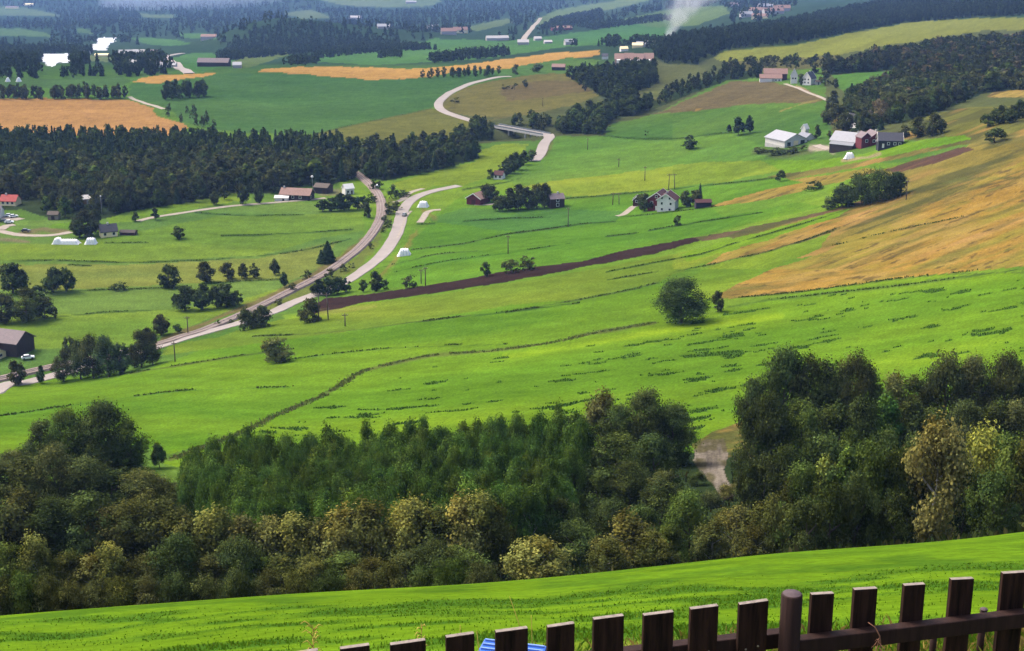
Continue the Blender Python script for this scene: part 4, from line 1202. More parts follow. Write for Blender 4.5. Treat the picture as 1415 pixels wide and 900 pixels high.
nf['h1'] = forest(W_HEDGE1, 6.0, (8, 12), [('round', .9, DK2), ('narrow', .1, OLV)], 36, 'dark {} in the tree belt above the orange grain field', 'belt above the orange field', 'tree belt above the orange grain field')
nf['h2'] = forest(W_HEDGE2, 7.5, (9, 14), [('round', 1, DK)], 20, 'dark {} in the copse between the orange fields', 'copse between the orange fields', 'copse between the orange fields')
nf['h3'] = forest(W_HEDGE3, 7, (6, 10), [('round', 1, DK)], 30, 'dark {} in the tree row below the long orange strip', 'row below the long orange strip', 'tree row below the long orange strip')
nf['h4'] = forest(W_HEDGE4, 13, (4, 8), [('bush', 1, DK2)], 20, 'small dark {} on the rough bank east of the orange field', 'bank east of the orange field', 'scrub on the rough bank')
nf['apt'] = forest(W_APART, 9, (7, 10), [('round', .7, DK), ('spruce', .3, SPR)], 14, 'dark {} in front of the pink roofed terrace', 'trees around the pink roofed terrace', 'trees around the pink roofed terrace')

# the near woods go on past both edges of the view
side = []
for _ in range(520):
    D_ = random.uniform(86, 226)
    x_ = random.uniform(-330, -40) if random.random() < .6 else random.uniform(1455, 1680)
    X_ = float(t_of(x_, 650)) * D_
    if D_ < 76 + 14 * X_ / D_:
        continue
    h_ = random.uniform(5, 10) if D_ > 120 else random.uniform(3, 6)
    side.append((random.choice(['round', 'round', 'wide', 'birch']), X_, D_, h_, h_ * random.uniform(.5, .8), random.choice([DK, DK2, OLV, MID, BRN])))
stuff_wood('woodland', 'mixed wood going on beyond the near woods', side, 'mid')

# far woods: everything that is not a field beyond the plateau
FIELD_POLYS = [p for c, k, p in FIELDS]
ROADS_FAR = [[(228, 74), (240, 88), (255, 97), (263, 103)], [(722, 56), (733, 42), (746, 28), (752, 20)]]


def clear_of_fields(px, py, hpx):
    ok = np.ones(len(px), bool)
    for p in FIELD_POLYS:
        for k in (0, .35, .8, 1.1):
            ok &= ~inpoly(px, py - hpx * k, p)
    for l in ROADS_FAR:
        ok &= dline(px, py, l) > 4
        ok &= dline(px, py - hpx * .5, l) > 3
    return ok


def far_scatter(name, label, poly, spacing, hr, lod, keep=1.0, always=False, mixs=.4):
    X, D, px, py = scatter(poly, spacing)
    h = rng.uniform(*hr, len(X))
    ok = clear_of_fields(px, py, h * F / D) if not always else np.ones(len(X), bool)
    if keep < 1:
        ok &= fbm(X / 70, D / 70, 81) < keep
    pts = []
    for i in np.nonzero(ok)[0]:
        sp = random.random() < mixs
        pts.append(('spruce' if sp else 'round', X[i], D[i], h[i], h[i] * random.uniform(.5, .7) * (.75 if sp else 1), SPR if sp else FARD))
    stuff_wood(name, label, pts, lod)
    return len(pts)


nf['knoll'] = far_scatter('forest', 'dark wooded knoll in the middle of the far valley', [(300, 78), (335, 66), (385, 58), (480, 58), (560, 65), (605, 69), (520, 72), (430, 74), (400, 76), (300, 86)], 10, (7, 11), 'tiny', always=True)
nf['knollb'] = far_scatter('forest', 'dark wood on the back of the far valley knoll', [(310, 68), (340, 48), (390, 30), (430, 30), (480, 45), (540, 58), (570, 63), (480, 58), (330, 66)], 10, (7, 11), 'tiny', always=True)
nf['farA'] = far_scatter('forest', 'dark wood beyond the plateau fields in the west', [(-40, 104), (60, 104), (150, 101), (225, 99), (245, 95), (225, 78), (170, 88), (120, 70), (60, 68), (-40, 68)], 13, (9, 14), 'tiny', .62)
nf['farA2'] = far_scatter('forest', 'dark belt right behind the western plateau edge', [(-40, 106), (60, 105), (150, 102), (225, 99), (235, 104), (180, 106), (-40, 110)], 9, (8, 12), 'far')
nf['farB'] = far_scatter('forest', 'hedges and copses behind the long orange strip', [(205, 99), (290, 96), (360, 93), (440, 90), (580, 92), (690, 82), (760, 72), (800, 66), (740, 66), (600, 80), (440, 82), (330, 88), (230, 94)], 11, (6, 10), 'tiny', .60)
nf['farC'] = far_scatter('forest', 'dark forest covering the far valley side', [(-60, 70), (300, 62), (600, 56), (700, 60), (760, 56), (900, 40), (1050, 34), (1100, 10), (1100, -14), (-60, -14)], 34, (12, 18), 'tiny', .62)


def copse(label, poly, spacing, hr):
    return far_scatter('copse', label, poly, spacing, hr, 'tiny', always=True, mixs=.2)


copse('dark hedge in the wide far meadow', [(430, 78), (520, 68), (590, 66), (592, 69), (520, 73), (440, 82)], 9, (7, 11))
copse('small copse in the wide far meadow', [(520, 78), (550, 76), (556, 80), (525, 81)], 8, (7, 11))
copse('hedge east in the wide far meadow', [(590, 84), (640, 76), (700, 72), (704, 78), (640, 84), (600, 88)], 9, (7, 11))
copse('dark wooded strip across the far meadows', [(744, 42), (770, 28), (830, 16), (835, 24), (790, 36), (750, 44)], 14, (10, 14))
copse('second wooded strip across the far meadows', [(805, 40), (850, 34), (915, 24), (930, 28), (870, 36), (820, 42)], 12, (9, 12))
copse('tree cluster by the far village', [(825, 64), (845, 58), (860, 60), (850, 66)], 9, (8, 12))
copse('trees behind the white roofs above the terrace', [(850, 70), (880, 56), (935, 60), (925, 70), (905, 74), (880, 62), (860, 70)], 9, (7, 11))
copse('small dark tree group in the far meadow', [(786, 62), (798, 60), (798, 64), (788, 64)], 9, (7, 10))
print('TREES', len(TREES), 'plantation', npl, nf)
# ------------------------------------------------------------------ terrain sheets
tin = np.arange(-.425, .4251, .00095)
step, ext = .00095, []
x = .425
while x < 2.6:
    step *= 1.13
    x += step
    ext.append(x)
ext = np.array(ext)
TG = np.concatenate([-ext[::-1], tin, ext])
sl = np.stack([zrel(t * DD, DD) / DD for t in np.linspace(-.4, .4, 9)])
py_prof = py_of(-sl)
dpy = np.abs(np.diff(py_prof, axis=1))
dpy = np.minimum(dpy, 6).mean(0) + .045
dpy[DD[:-1] < 12] = .12
cum = np.concatenate([[0], np.cumsum(dpy)])
NR = 1000
DG = np.interp(np.linspace(0, cum[-1], NR), cum, DD)
nt_, nd_ = len(TG), NR
TGm, DGm = np.meshgrid(TG, DG, indexing='ij')
X = (TGm * DGm).ravel()
D = DGm.ravel()
Z = gz(X, D)
px, py = project(X, D, Z)
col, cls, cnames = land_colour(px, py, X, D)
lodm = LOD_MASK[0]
Zs = Z.copy()
# standing crop against beaten-down crop: a real step in the sward
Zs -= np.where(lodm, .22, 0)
ii, jj = np.meshgrid(np.arange(nt_ - 1), np.arange(nd_ - 1), indexing='ij')
q = (ii * nd_ + jj).ravel()
FQ = np.stack([q, q + nd_, q + nd_ + 1, q + 1], 1)
fc = cls[FQ[:, 0]]
VV = np.stack([X, D, Zs], 1)
MATS = {'river': WATER}
LABELS = {}
for k, cn in enumerate(cnames):
    f = FQ[fc == k]
    if not len(f):
        continue
    used, inv = np.unique(f.ravel(), return_inverse=True)
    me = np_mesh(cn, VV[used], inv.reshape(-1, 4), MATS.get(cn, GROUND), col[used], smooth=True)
    tag(link(cn, me), kind='structure')


# ------------------------------------------------------------------ roads, railway, tracks
def smooth_line(pts, n=12):
    pts = np.asarray(pts, float)
    out = []
    m = len(pts)
    for i in range(m - 1):
        p0, p1, p2, p3 = pts[max(i - 1, 0)], pts[i], pts[i + 1], pts[min(i + 2, m - 1)]
        for k in range(n):
            u = k / n
            out.append(.5 * ((2 * p1) + (-p0 + p2) * u + (2 * p0 - 5 * p1 + 4 * p2 - p3) * u * u + (-p0 + 3 * p1 - 3 * p2 + p3) * u ** 3))
    out.append(pts[-1])
    return np.array(out)


def ribbon(name, pts_px, width, lift, mat, kind='structure', skirt=.8, cols=5, zfix=None, world=None, off=0.0, rough=0.0):
    w = smooth_line([P(x, y, 60) for x, y in pts_px]) if world is None else world
    d = np.gradient(w, axis=0)
    d /= np.linalg.norm(d, axis=1)[:, None] + 1e-9
    nrm = np.stack([-d[:, 1], d[:, 0]], 1)
    n = len(w)
    ww = np.asarray(width) if np.ndim(width) else np.full(n, width)
    vs = []
    us = np.linspace(-.5, .5, cols)
    for k, u in enumerate(us):
        jit = rough * (fbm(np.arange(n) * .37 + k * 9, np.zeros(n), 5) - .5) if abs(u) == .5 else 0
        p = w + nrm * (off + u * ww + jit)[:, None]
        z = gz(p[:, 0], p[:, 1]) + lift if zfix is None else zfix
        vs.append(np.stack([p[:, 0], p[:, 1], z], 1))
    zc = vs[len(us) // 2][:, 2]
    for k in range(len(us)):      # level cross-section
        vs[k][:, 2] = np.maximum(vs[k][:, 2] * .4 + zc * .6, vs[k][:, 2] - .0 if zfix is None else vs[k][:, 2])
    if skirt:
        a, b = vs[0].copy(), vs[-1].copy()
        a[:, 2] -= skirt
        b[:, 2] -= skirt
        a[:, :2] -= nrm * skirt * .8
        b[:, :2] += nrm * skirt * .8
        vs = [a] + vs + [b]
    k = len(vs)
    Vv = np.stack(vs, 1).reshape(-1, 3)
    i, j = np.meshgrid(np.arange(n - 1), np.arange(k - 1), indexing='ij')
    q = (i * k + j).ravel()
    Fq = np.stack([q, q + 1, q + k + 1, q + k], 1)
    me = np_mesh(name, Vv, Fq, mat)
    o = link(name, me)
    tag(o, kind=kind)
    return o, w, nrm


ROAD_A = [(-40, 548), (0, 537), (38, 529), (77, 519), (150, 499), (225, 478), (271, 464), (300, 456), (332, 447), (380, 431), (405, 419), (435, 408), (472, 393), (498, 377), (526, 355), (545, 329), (553, 307), (558, 289), (573, 274), (597, 265), (634, 257)]
o, _, _ = ribbon('road', ROAD_A, 5.9, .22, ASPH, rough=.6)
RAIL = [(-40, 533), (0, 525), (37, 516), (77, 507), (150, 492), (225, 475), (250, 467), (280, 458), (310, 446), (340, 433), (370, 419), (400, 404), (430, 389), (455, 375), (480, 357), (500, 340), (515, 322), (525, 304), (528, 288), (524, 272), (515, 259), (502, 247), (488, 237)]
rail_o, rw, rn = ribbon('railway_bed', RAIL, 4.4, .65, BALLAST, skirt=1.3, rough=.3)
for off in (-.72, .72):
    mb = MB()
    p = rw + rn * off
    z = gz(p[:, 0], p[:, 1])
    zc = gz(rw[:, 0], rw[:, 1]) + .69
    prof = [(-.06, 0), (.06, 0), (.06, .16), (-.06, .16)]
    n = len(p)
    vs = [(p[k][0] + rn[k][0] * a, p[k][1] + rn[k][1] * a, zc[k] + b) for k in range(n) for a, b in prof]
    fs = [(k * 4 + q, k * 4 + (q + 1) % 4, k * 4 + 4 + (q + 1) % 4, k * 4 + 4 + q) for k in range(n - 1) for q in range(4)]
    mb.add(vs, fs)
    r = mb.obj('rail', STEEL, rail_o)
ribbon('road', [(706, 106), (688, 107), (665, 112), (640, 120), (621, 129), (608, 140), (607, 149), (620, 157), (638, 163), (655, 168), (672, 173)], 6.4, .25, ASPH, rough=.5)
ribbon('road', [(753, 187), (759, 189), (757, 193), (752, 199), (749, 208), (744, 217), (738, 223)], 6.6, .25, ASPH, rough=.4)
ribbon('path', [(190, 306), (205, 302), (229, 298), (275, 291), (320, 285), (370, 281), (420, 277), (450, 274)], 3.4, .15, GRAVEL, skirt=.3, rough=.8)
ribbon('path', [(-20, 319), (0, 320), (20, 324), (45, 326), (75, 325), (98, 321)], 4.2, .15, GRAVEL, skirt=.3, rough=.8)
ribbon('path', [(-20, 301), (0, 301), (15, 302), (29, 304)], 5, .15, GRAVEL, skirt=.3, rough=.8)
ribbon('path', [(0, 318), (8, 313), (20, 311)], 4.5, .19, GRAVEL, skirt=.3, rough=.8)
ribbon('path', [(852, 299), (861, 297), (868, 292), (874, 287), (880, 284)], 3.2, .15, GRAVEL, skirt=.3, rough=.4)
ribbon('path', [(580, 308), (586, 300), (590, 294), (598, 291), (609, 290)], 3.2, .15, GRAVEL, skirt=.3, rough=.5)
ribbon('path', [(545, 280), (556, 276), (568, 266), (585, 261)], 3.2, .13, GRAVEL, skirt=.3, rough=.5)
ribbon('path', [(179, 134), (186, 138), (198, 142), (212, 146), (227, 151)], 3.6, .2, GRAVEL, skirt=.3, rough=.5)
ribbon('path', [(656, 283), (672, 283), (686, 282)], 3.0, .13, GRAVEL, skirt=.3, rough=.5)
ribbon('path', [(1085, 116), (1100, 121), (1112, 126), (1130, 133), (1143, 139)], 2.6, .13, GRAVEL, skirt=.3, rough=.5)
ribbon('path', [(1128, 201), (1136, 204), (1146, 207)], 4, .15, GRAVEL, skirt=.3, rough=.5)
ribbon('road', [(262, 102), (255, 97), (246, 92), (238, 86), (229, 79), (240, 76), (252, 74)], 9, .6, ASPH, rough=1)
ribbon('road', [(722, 57), (727, 49), (733, 42), (740, 34), (747, 25)], 9, .6, GRAVEL, rough=1)
ribbon('path', [(560, 292), (553, 300), (547, 315), (540, 330)], 1.0, .25, GRAVEL, skirt=.3, off=3.0)
# ------------------------------------------------------------------ buildings
def base_empty(name, px, py, rot=0.0, dz=0.0, loc=None):
    Xb, Db = P(px, py, 60) if loc is None else loc
    o = link(name, None)
    o.location = (Xb, Db, float(gz(Xb, Db)) + dz)
    o.rotation_euler = (0, 0, math.radians(rot))
    return o, mpp(Xb, Db)


def gable_parts(root, L, W, hw, hr, wall, roof, x=0, y=0, over=.35, th=.22, wins=(), door=None, skirt=2.0, plinth=None, chimney=None, wmat=None, trim=None, wname='wall'):
    """ridge along local x"""
    mb = MB()
    prof = [(y - W / 2, -skirt), (y + W / 2, -skirt), (y + W / 2, hw), (y, hw + hr - .05), (y - W / 2, hw)]
    mb.extrude_x(prof, x - L / 2, x + L / 2)
    mb.obj(wname, wall, root)
    r = MB()
    k = hr / (W / 2)
    e = W / 2 + over
    up = th * math.sqrt(1 + k * k)
    prof = [(y - e, hw - k * over), (y, hw + hr), (y + e, hw - k * over), (y + e, hw - k * over + up), (y, hw + hr + up), (y - e, hw - k * over + up)]
    r.extrude_x(prof, x - L / 2 - over, x + L / 2 + over)
    ro = r.obj('roof', roof, root)
    if chimney is not None:
        c = MB()
        c.box(x + chimney - .4, x + chimney + .4, y - .4, y + .4, hw + hr * .6, hw + hr + 1.0)
        c.obj('chimney', CONC, ro)
    if plinth:
        p = MB()
        p.box(x - L / 2 - .06, x + L / 2 + .06, y - W / 2 - .06, y + W / 2 + .06, -skirt, plinth[0])
        p.obj('plinth', plinth[1], root)
    for (side, u, v, w, h) in wins:     # side: 's' long side facing -y, 'n', 'e' gable at +x, 'w'
        b = MB()
        fr = MB()
        t = .05
        def slab(m, w, h, d0, d1):
            if side == 's':
                m.box(x + u - w / 2, x + u + w / 2, y - W / 2 - d1, y - W / 2 - d0, v - h / 2, v + h / 2)
            elif side == 'n':
                m.box(x + u - w / 2, x + u + w / 2, y + W / 2 + d0, y + W / 2 + d1, v - h / 2, v + h / 2)
            elif side == 'e':
                m.box(x + L / 2 + d0, x + L / 2 + d1, y + u - w / 2, y + u + w / 2, v - h / 2, v + h / 2)
            else:
                m.box(x - L / 2 - d1, x - L / 2 - d0, y + u - w / 2, y + u + w / 2, v - h / 2, v + h / 2)
        slab(fr, w + .34, h + .34, .01, .07)
        wo = fr.obj('window', wmat or WHITE, root)
        slab(b, w, h, .075, .10)
        b.obj('pane', GLASSD, wo)
    if door:
        side, u, w, h, dm = door
        d = MB()
        if side == 's':
            d.box(x + u - w / 2, x + u + w / 2, y - W / 2 - .08, y - W / 2 - .01, .1, h)
        elif side == 'e':
            d.box(x + L / 2 + .01, x + L / 2 + .08, y + u - w / 2, y + u + w / 2, .1, h)
        else:
            d.box(x - L / 2 - .08, x - L / 2 - .01, y + u - w / 2, y + u + w / 2, .1, h)
        d.obj('door', dm, root)
    if trim is not None:      # barge boards on both gables
        for sx in (-1, 1):
            b = MB()
            xx = x + sx * (L / 2 + over + .06)
            prof = [(y - e, hw - k * over - .1), (y, hw + hr - .1), (y + e, hw - k * over - .1), (y + e, hw - k * over + up + .12), (y, hw + hr + up + .12), (y - e, hw - k * over + up + .12)]
            b.extrude_x(prof, xx - .05, xx + .05)
            b.obj('barge_board', trim, root)


def house(name, px, py, L, W, hw, hr, rot, wall, roof, label, cat, group=None, **kw):
    o, m = base_empty(name, px, py, rot)
    gable_parts(o, L, W, hw, hr, wall, roof, **kw)
    tag(o, label, cat, group)
    return o


def wrow(side, us, v, w=1.1, h=1.2):
    return [(side, u, v, w, h) for u in us]


# lower left: dark barn with a lower annex, cut by the picture's edge
b, m = base_empty('barn', 8, 492, -20)
gable_parts(b, 22, 9.5, 5.0, 3.0, DARKB, ROOFM, x=-6, y=4.5, over=.6)
gable_parts(b, 14, 6.5, 1.9, 1.7, CREAM, ROOFM, x=-6.5, y=-3.6, over=.5, wins=[('e', 0.5, 1.2, 1.4, .8)], wname='annex_wall')
tag(b, 'dark brown barn with mauve roof and low pale annex beside the railway', 'barn')
# yellow cottage
house('cottage', 150, 326, 7.5, 6, 2.6, 2.8, 25, CREAM, ROOFD, 'small yellow cottage with dark roof beside the tall broadleaf clump', 'cottage', wins=wrow('e', [-1.4, 1.4], 1.5) + wrow('s', [-2, 2], 1.5), chimney=0)
house('shed', 178, 324, 7, 4, 1.2, .8, -6, BARNRED, DARKB, 'long low reddish brown shed beside the yellow cottage', 'shed', door=('s', 1, 1.4, 1.1, DARKB))
house('house', 15, 283, 8.5, 6.5, 2.4, 2.6, -8, CREAM, ROOFR, 'cream house with bright red tiled roof at the forest edge', 'house', wins=wrow('s', [-2.5, 0, 2.5], 1.6), chimney=-2)
house('shed', 75, 303, 5, 4, 2.6, 1.2, 0, plain('tan_wood', (.19, .15, .10), .85), POLEW, 'small tan wooden shed in front of the valley forest', 'shed', door=('s', 0, 1.6, 2.0, DARKB))
house('cabin', 121, 281, 5, 4, 2.6, 1.6, 20, plain('ochre_wood', (.33, .20, .10), .85), WHITE, 'tiny orange brown cabin half hidden in the forest', 'cabin', door=('s', 0, 1, 2, WHITE))
house('house', -8, 300, 8, 7, 3, 2.6, 0, WHITE, ROOFM, 'white house at the west edge beside the gravel yard', 'house', door=('s', 2, 1, 2, DARKB))
# pink roofed long house
o = house('farmhouse', 411, 275, 16, 8, 3.0, 2.6, -12, DARKB, ROOFP, 'long dark house with pink tiled roof in front of the forest', 'house', wins=wrow('s', [-5, -1, 3], 1.7) + wrow('e', [-1.5], 1.7), chimney=-7, over=.6)
house('annex', 390, 277, 7, 4, 1.6, .9, -4, WHITE, WHITE, 'small white flat building at the west end of the pink roofed house', 'outbuilding', door=('s', 1, 1.2, 1.5, GLASSD))
house('shed', 447, 266, 8, 7, 3.2, 1.6, -20, DARKB, POLEW, 'dark brown shed in the yard between pink roofed house and white cottage', 'shed', door=('s', 0, 2, 2.4, BLACKP))
house('cottage', 481, 268, 5, 4.5, 3.2, 2.0, 30, WHITE, WHITE, 'tiny bright white cottage above the dark garden hedge', 'cottage', wins=wrow('s', [-1], 1.6), door=('s', 1.2, .9, 2, DARKB))
# red barn, brown house, cottage by the belt
house('barn', 660, 281, 10.5, 8, 3.2, 2.4, 62, REDP, ROOFP, 'bright red barn with pale roof in the open meadow', 'barn', trim=WHITE, over=.5, door=('w', 0, 2.4, 2.6, BARNRED), x=1)
house('house', 768, 286, 7, 6.5, 4.6, 2.0, 15, DARKB, ROOFM, 'dark brown two storey house at the end of the tree clump', 'house', wins=wrow('s', [0], 1.7, 1.2, 1.4) + wrow('s', [0], 4.0, 1.2, 1.4) + wrow('e', [0], 2.6), chimney=1)
house('cottage', 690, 247, 5, 4.5, 2.4, 1.8, -20, WHITE, BARNRED, 'tiny white cottage below the belt of dark trees', 'cottage', wins=wrow('s', [-1.2, 1.2], 1.4))
# red and white farmhouse
b, m = base_empty('farmhouse', 907, 290, 0)
k = math.radians(30)
wing, _ = base_empty('farmhouse', 908, 288, -62)
bpy.data.objects.remove(wing)
gable_parts(b, 10, 8.6, 5.4, 3.0, REDP, BARNRED, x=3.0, y=-.6, wins=wrow('w', [.2], 6.6, .9, .9) + wrow('w', [-2.4, 2.4], 3.6), door=('w', 0, 1.2, 2.2, WHITE), trim=WHITE, over=.5)
b.rotation_euler = (0, 0, math.radians(68))
tag(b, 'red farmhouse with white barge boards behind the white gabled house', 'house')
b2, m = base_empty('farmhouse', 920, 292, 72)
gable_parts(b2, 9, 8.2, 5.2, 2.8, WHITE, BARNRED, x=4.2, wins=wrow('w', [-1.7, 1.9], 6.1, .9, 1.0) + wrow('w', [-2.2, 1.9], 3.6, .9, 1.1) + wrow('w', [-1.8, 1.8], .9, .9, .9), trim=WHITE, over=.5, chimney=-2)
tag(b2, 'white gabled house with six dark windows joined to the red farmhouse', 'house')
house('shed', 880, 284, 4, 3.5, 3, 1.6, 80, BARNRED, DARKB, 'small dark red shed with white gable at the lane end', 'shed', trim=WHITE, wins=wrow('w', [0], 2.4, .9, .9))
house('shed', 971, 286, 7, 4.5, 2.4, 1.0, 4, plain('dark_slate_wood', (.022, .018, .026), .8), BARNRED, 'low dark shed right below the thin pointed spruce', 'shed', door=('s', 1.5, 1.6, 1.9, BLACKP))
# large farm
b, m = base_empty('barn', 1086, 200, 118)
gable_parts(b, 17, 15.5, 3.7, 3.3, plain('grey_white_boards', (.48, .45, .42), .8), ROOFG, over=.6, plinth=(.7, CONC), wins=[('w', -4.5, 2.2, 3.0, 2.6), ('w', 4.8, 1.8, 2.4, 2.2)], door=('w', 0, 3.2, 3.4, CREAM), wmat=WHITE)
gable_parts(b, 8, 8, 3.4, 2.4, WHITE, plain('grey_slate_roof', (.15, .155, .175), .7), x=-2, y=-12.2, wins=[('w', 2, 1.6, 1, 2)], wname='annex_wall')
tag(b, 'large pale barn with light grey roof at the large farm', 'barn')
house('silo', 1112, 186, 3, 3, 3.5, 2.2, 40, WHITE, WHITE, 'small white pointed tower behind the pale barn', 'tower', door=('s', 0, 1, 2, CONC))
b = house('barn', 1172, 204, 14, 13.5, 4.2, 3.7, -36, DARKB, ROOFG, 'dark barn with pale metal roof between the pale barn and red farmhouse', 'barn', over=.6, plinth=(1.0, CONC), wins=wrow('e', [-2, 2], 3.4, .8, 1.0), door=('e', 0, 3, 3.2, BARNRED), chimney=5)
ln = MB()
ln.add([(-6.5, -9.6, 2.7), (6.5, -9.6, 2.7), (6.5, -6.9, 4.2), (-6.5, -6.9, 4.2), (-6.5, -9.6, 2.5), (6.5, -9.6, 2.5), (6.5, -6.9, 4.0), (-6.5, -6.9, 4.0)],
       [(0, 1, 2, 3), (7, 6, 5, 4), (0, 4, 5, 1), (1, 5, 6, 2), (2, 6, 7, 3), (3, 7, 4, 0)])
ln.obj('lean_to_roof', plain('dull_metal', (.16, .165, .18), .6), b)
lw = MB()
lw.box(-6.3, 6.3, -9.3, -6.75, -2, 2.55)
lw.obj('lean_to_wall', DARKB, b)
b = house('farmhouse', 1207, 199, 9, 7.5, 4.0, 2.6, -78, REDP, ROOFM, 'dark red farmhouse behind the black house at the large farm', 'house', trim=REDP, wins=wrow('e', [-2, 2], 2.2), chimney=2)
gable_parts(b, 7, 5.5, 3.8, 2.3, REDP, ROOFM, x=0, y=-5.5, wins=wrow('e', [0], 2.2), wname='annex_wall')
house('house', 1229, 203, 11.5, 8.5, 3.6, 3.2, -8, BLACKP, ROOFD, 'black house with navy roof and white porch gable at the large farm', 'house', wins=wrow('s', [-1, 2, 4.3], 2.2, 1.0, 1.1), trim=WHITE, door=('s', -3.5, 1, 2.1, WHITE))
house('porch', 1218, 206, 4, 4, 3.6, 2.2, -80, BLACKP, ROOFD, 'small black gabled porch house with white edges', 'outbuilding', trim=WHITE, wins=wrow('e', [0], 2, 1.2, 1.2))
house('cottage', 1180, 176, 7, 4, 3.8, 3.4, -60, WHITE, BLACKP, 'narrow white gabled cottage under dark hillside trees', 'cottage', wins=wrow('e', [0], 2.2, .9, 1.0), trim=WHITE)
# farm above
b, m = base_empty('barn', 1068, 112, -7)
gable_parts(b, 18, 9, 5.6, 3.4, BARNRED, ROOFP, x=2, y=6, over=.5)
gable_parts(b, 17, 8, 2.8, 2.6, WHITE, ROOFP, x=-2, y=-2.6, over=.4, wins=wrow('s', [4, 6.5], 1.4), door=('s', 2, 2.4, 2.4, CONC), wname='annex_wall')
tag(b, 'white and red barn with pink roofs on top of the brown pasture', 'barn')
house('house', 1097, 115, 7, 5, 6.0, 4.4, 80, WHITE, ROOFD, 'tall narrow white house beside the pink roofed barn', 'house', wins=wrow('w', [-1, 1], 4), trim=WHITE)
house('house', 1118, 117, 8, 7, 5.0, 4.4, 50, WHITE, ROOFD, 'white gabled house above the access track east of the pink roofed barn', 'house', wins=wrow('w', [-1.4, 1.4], 4.2) + wrow('w', [-1.4, 1.4], 1.8), trim=WHITE, chimney=0)
house('shed', 1130, 117, 4, 3, 2.2, 1.2, 10, WHITE, POLEW, 'tiny white shed beside the white gabled house', 'shed', door=('s', 0, 1, 1.8, BLACKP))
# pink roofed terrace
b, m = base_empty('terraced_house', 876, 90, -4)
L = 54 * m
for k in range(4):
    xx = -L / 2 + L / 4 * (k + .5)
    yy = [0, 1.2, .4, 2.0][k]
    gable_parts(b, L / 4 - .6, 13, 6.0, 4.6 + .4 * (k % 2), plain('pink_boards', (.30, .20, .17), .8) if k == 0 else bpy.data.materials['pink_boards'], ROOFP, x=xx, y=yy, over=.4)
    d = MB()
    d.extrude_x([(yy - 8.6, -2), (yy - 6.4, -2), (yy - 6.4, 6.2), (yy - 8.6, 5.4)], xx - 2.6, xx + 1.4)
    d.obj('bay', WHITE, b)
tag(b, 'long terrace with pink tiled roofs and white bays among dark trees', 'terraced house')
house('house', 888, 65, 14, 8, 3.5, 2.5, -6, WHITE, ROOFG, 'white house with pale grey roof behind the pink roofed terrace', 'house')
house('house', 881, 66, 12, 8, 3, 2.4, -4, CREAM, CREAM, 'cream roofed house behind the pink roofed terrace', 'house')
house('house', 862, 71, 8, 7, 3, 2.2, 10, WHITE, CREAM, 'small cream house at the back of the pink roofed terrace', 'house')
house('house', 900, 63, 14, 9, 3.2, 2.4, -8, WHITE, WHITE, 'white roofed house just below the smoke', 'house')
house('house', 836, 82, 6, 6, 3.4, 2.2, -8, WHITE, ROOFD, 'white and dark house among the trees west of the terrace', 'house')
house('shed', 772, 97, 12, 8, 3.2, 2.4, -8, DARKB, ROOFP, 'dark shed with pinkish roof alone in the green field', 'shed', door=('s', 0, 2.4, 2.6, BLACKP))
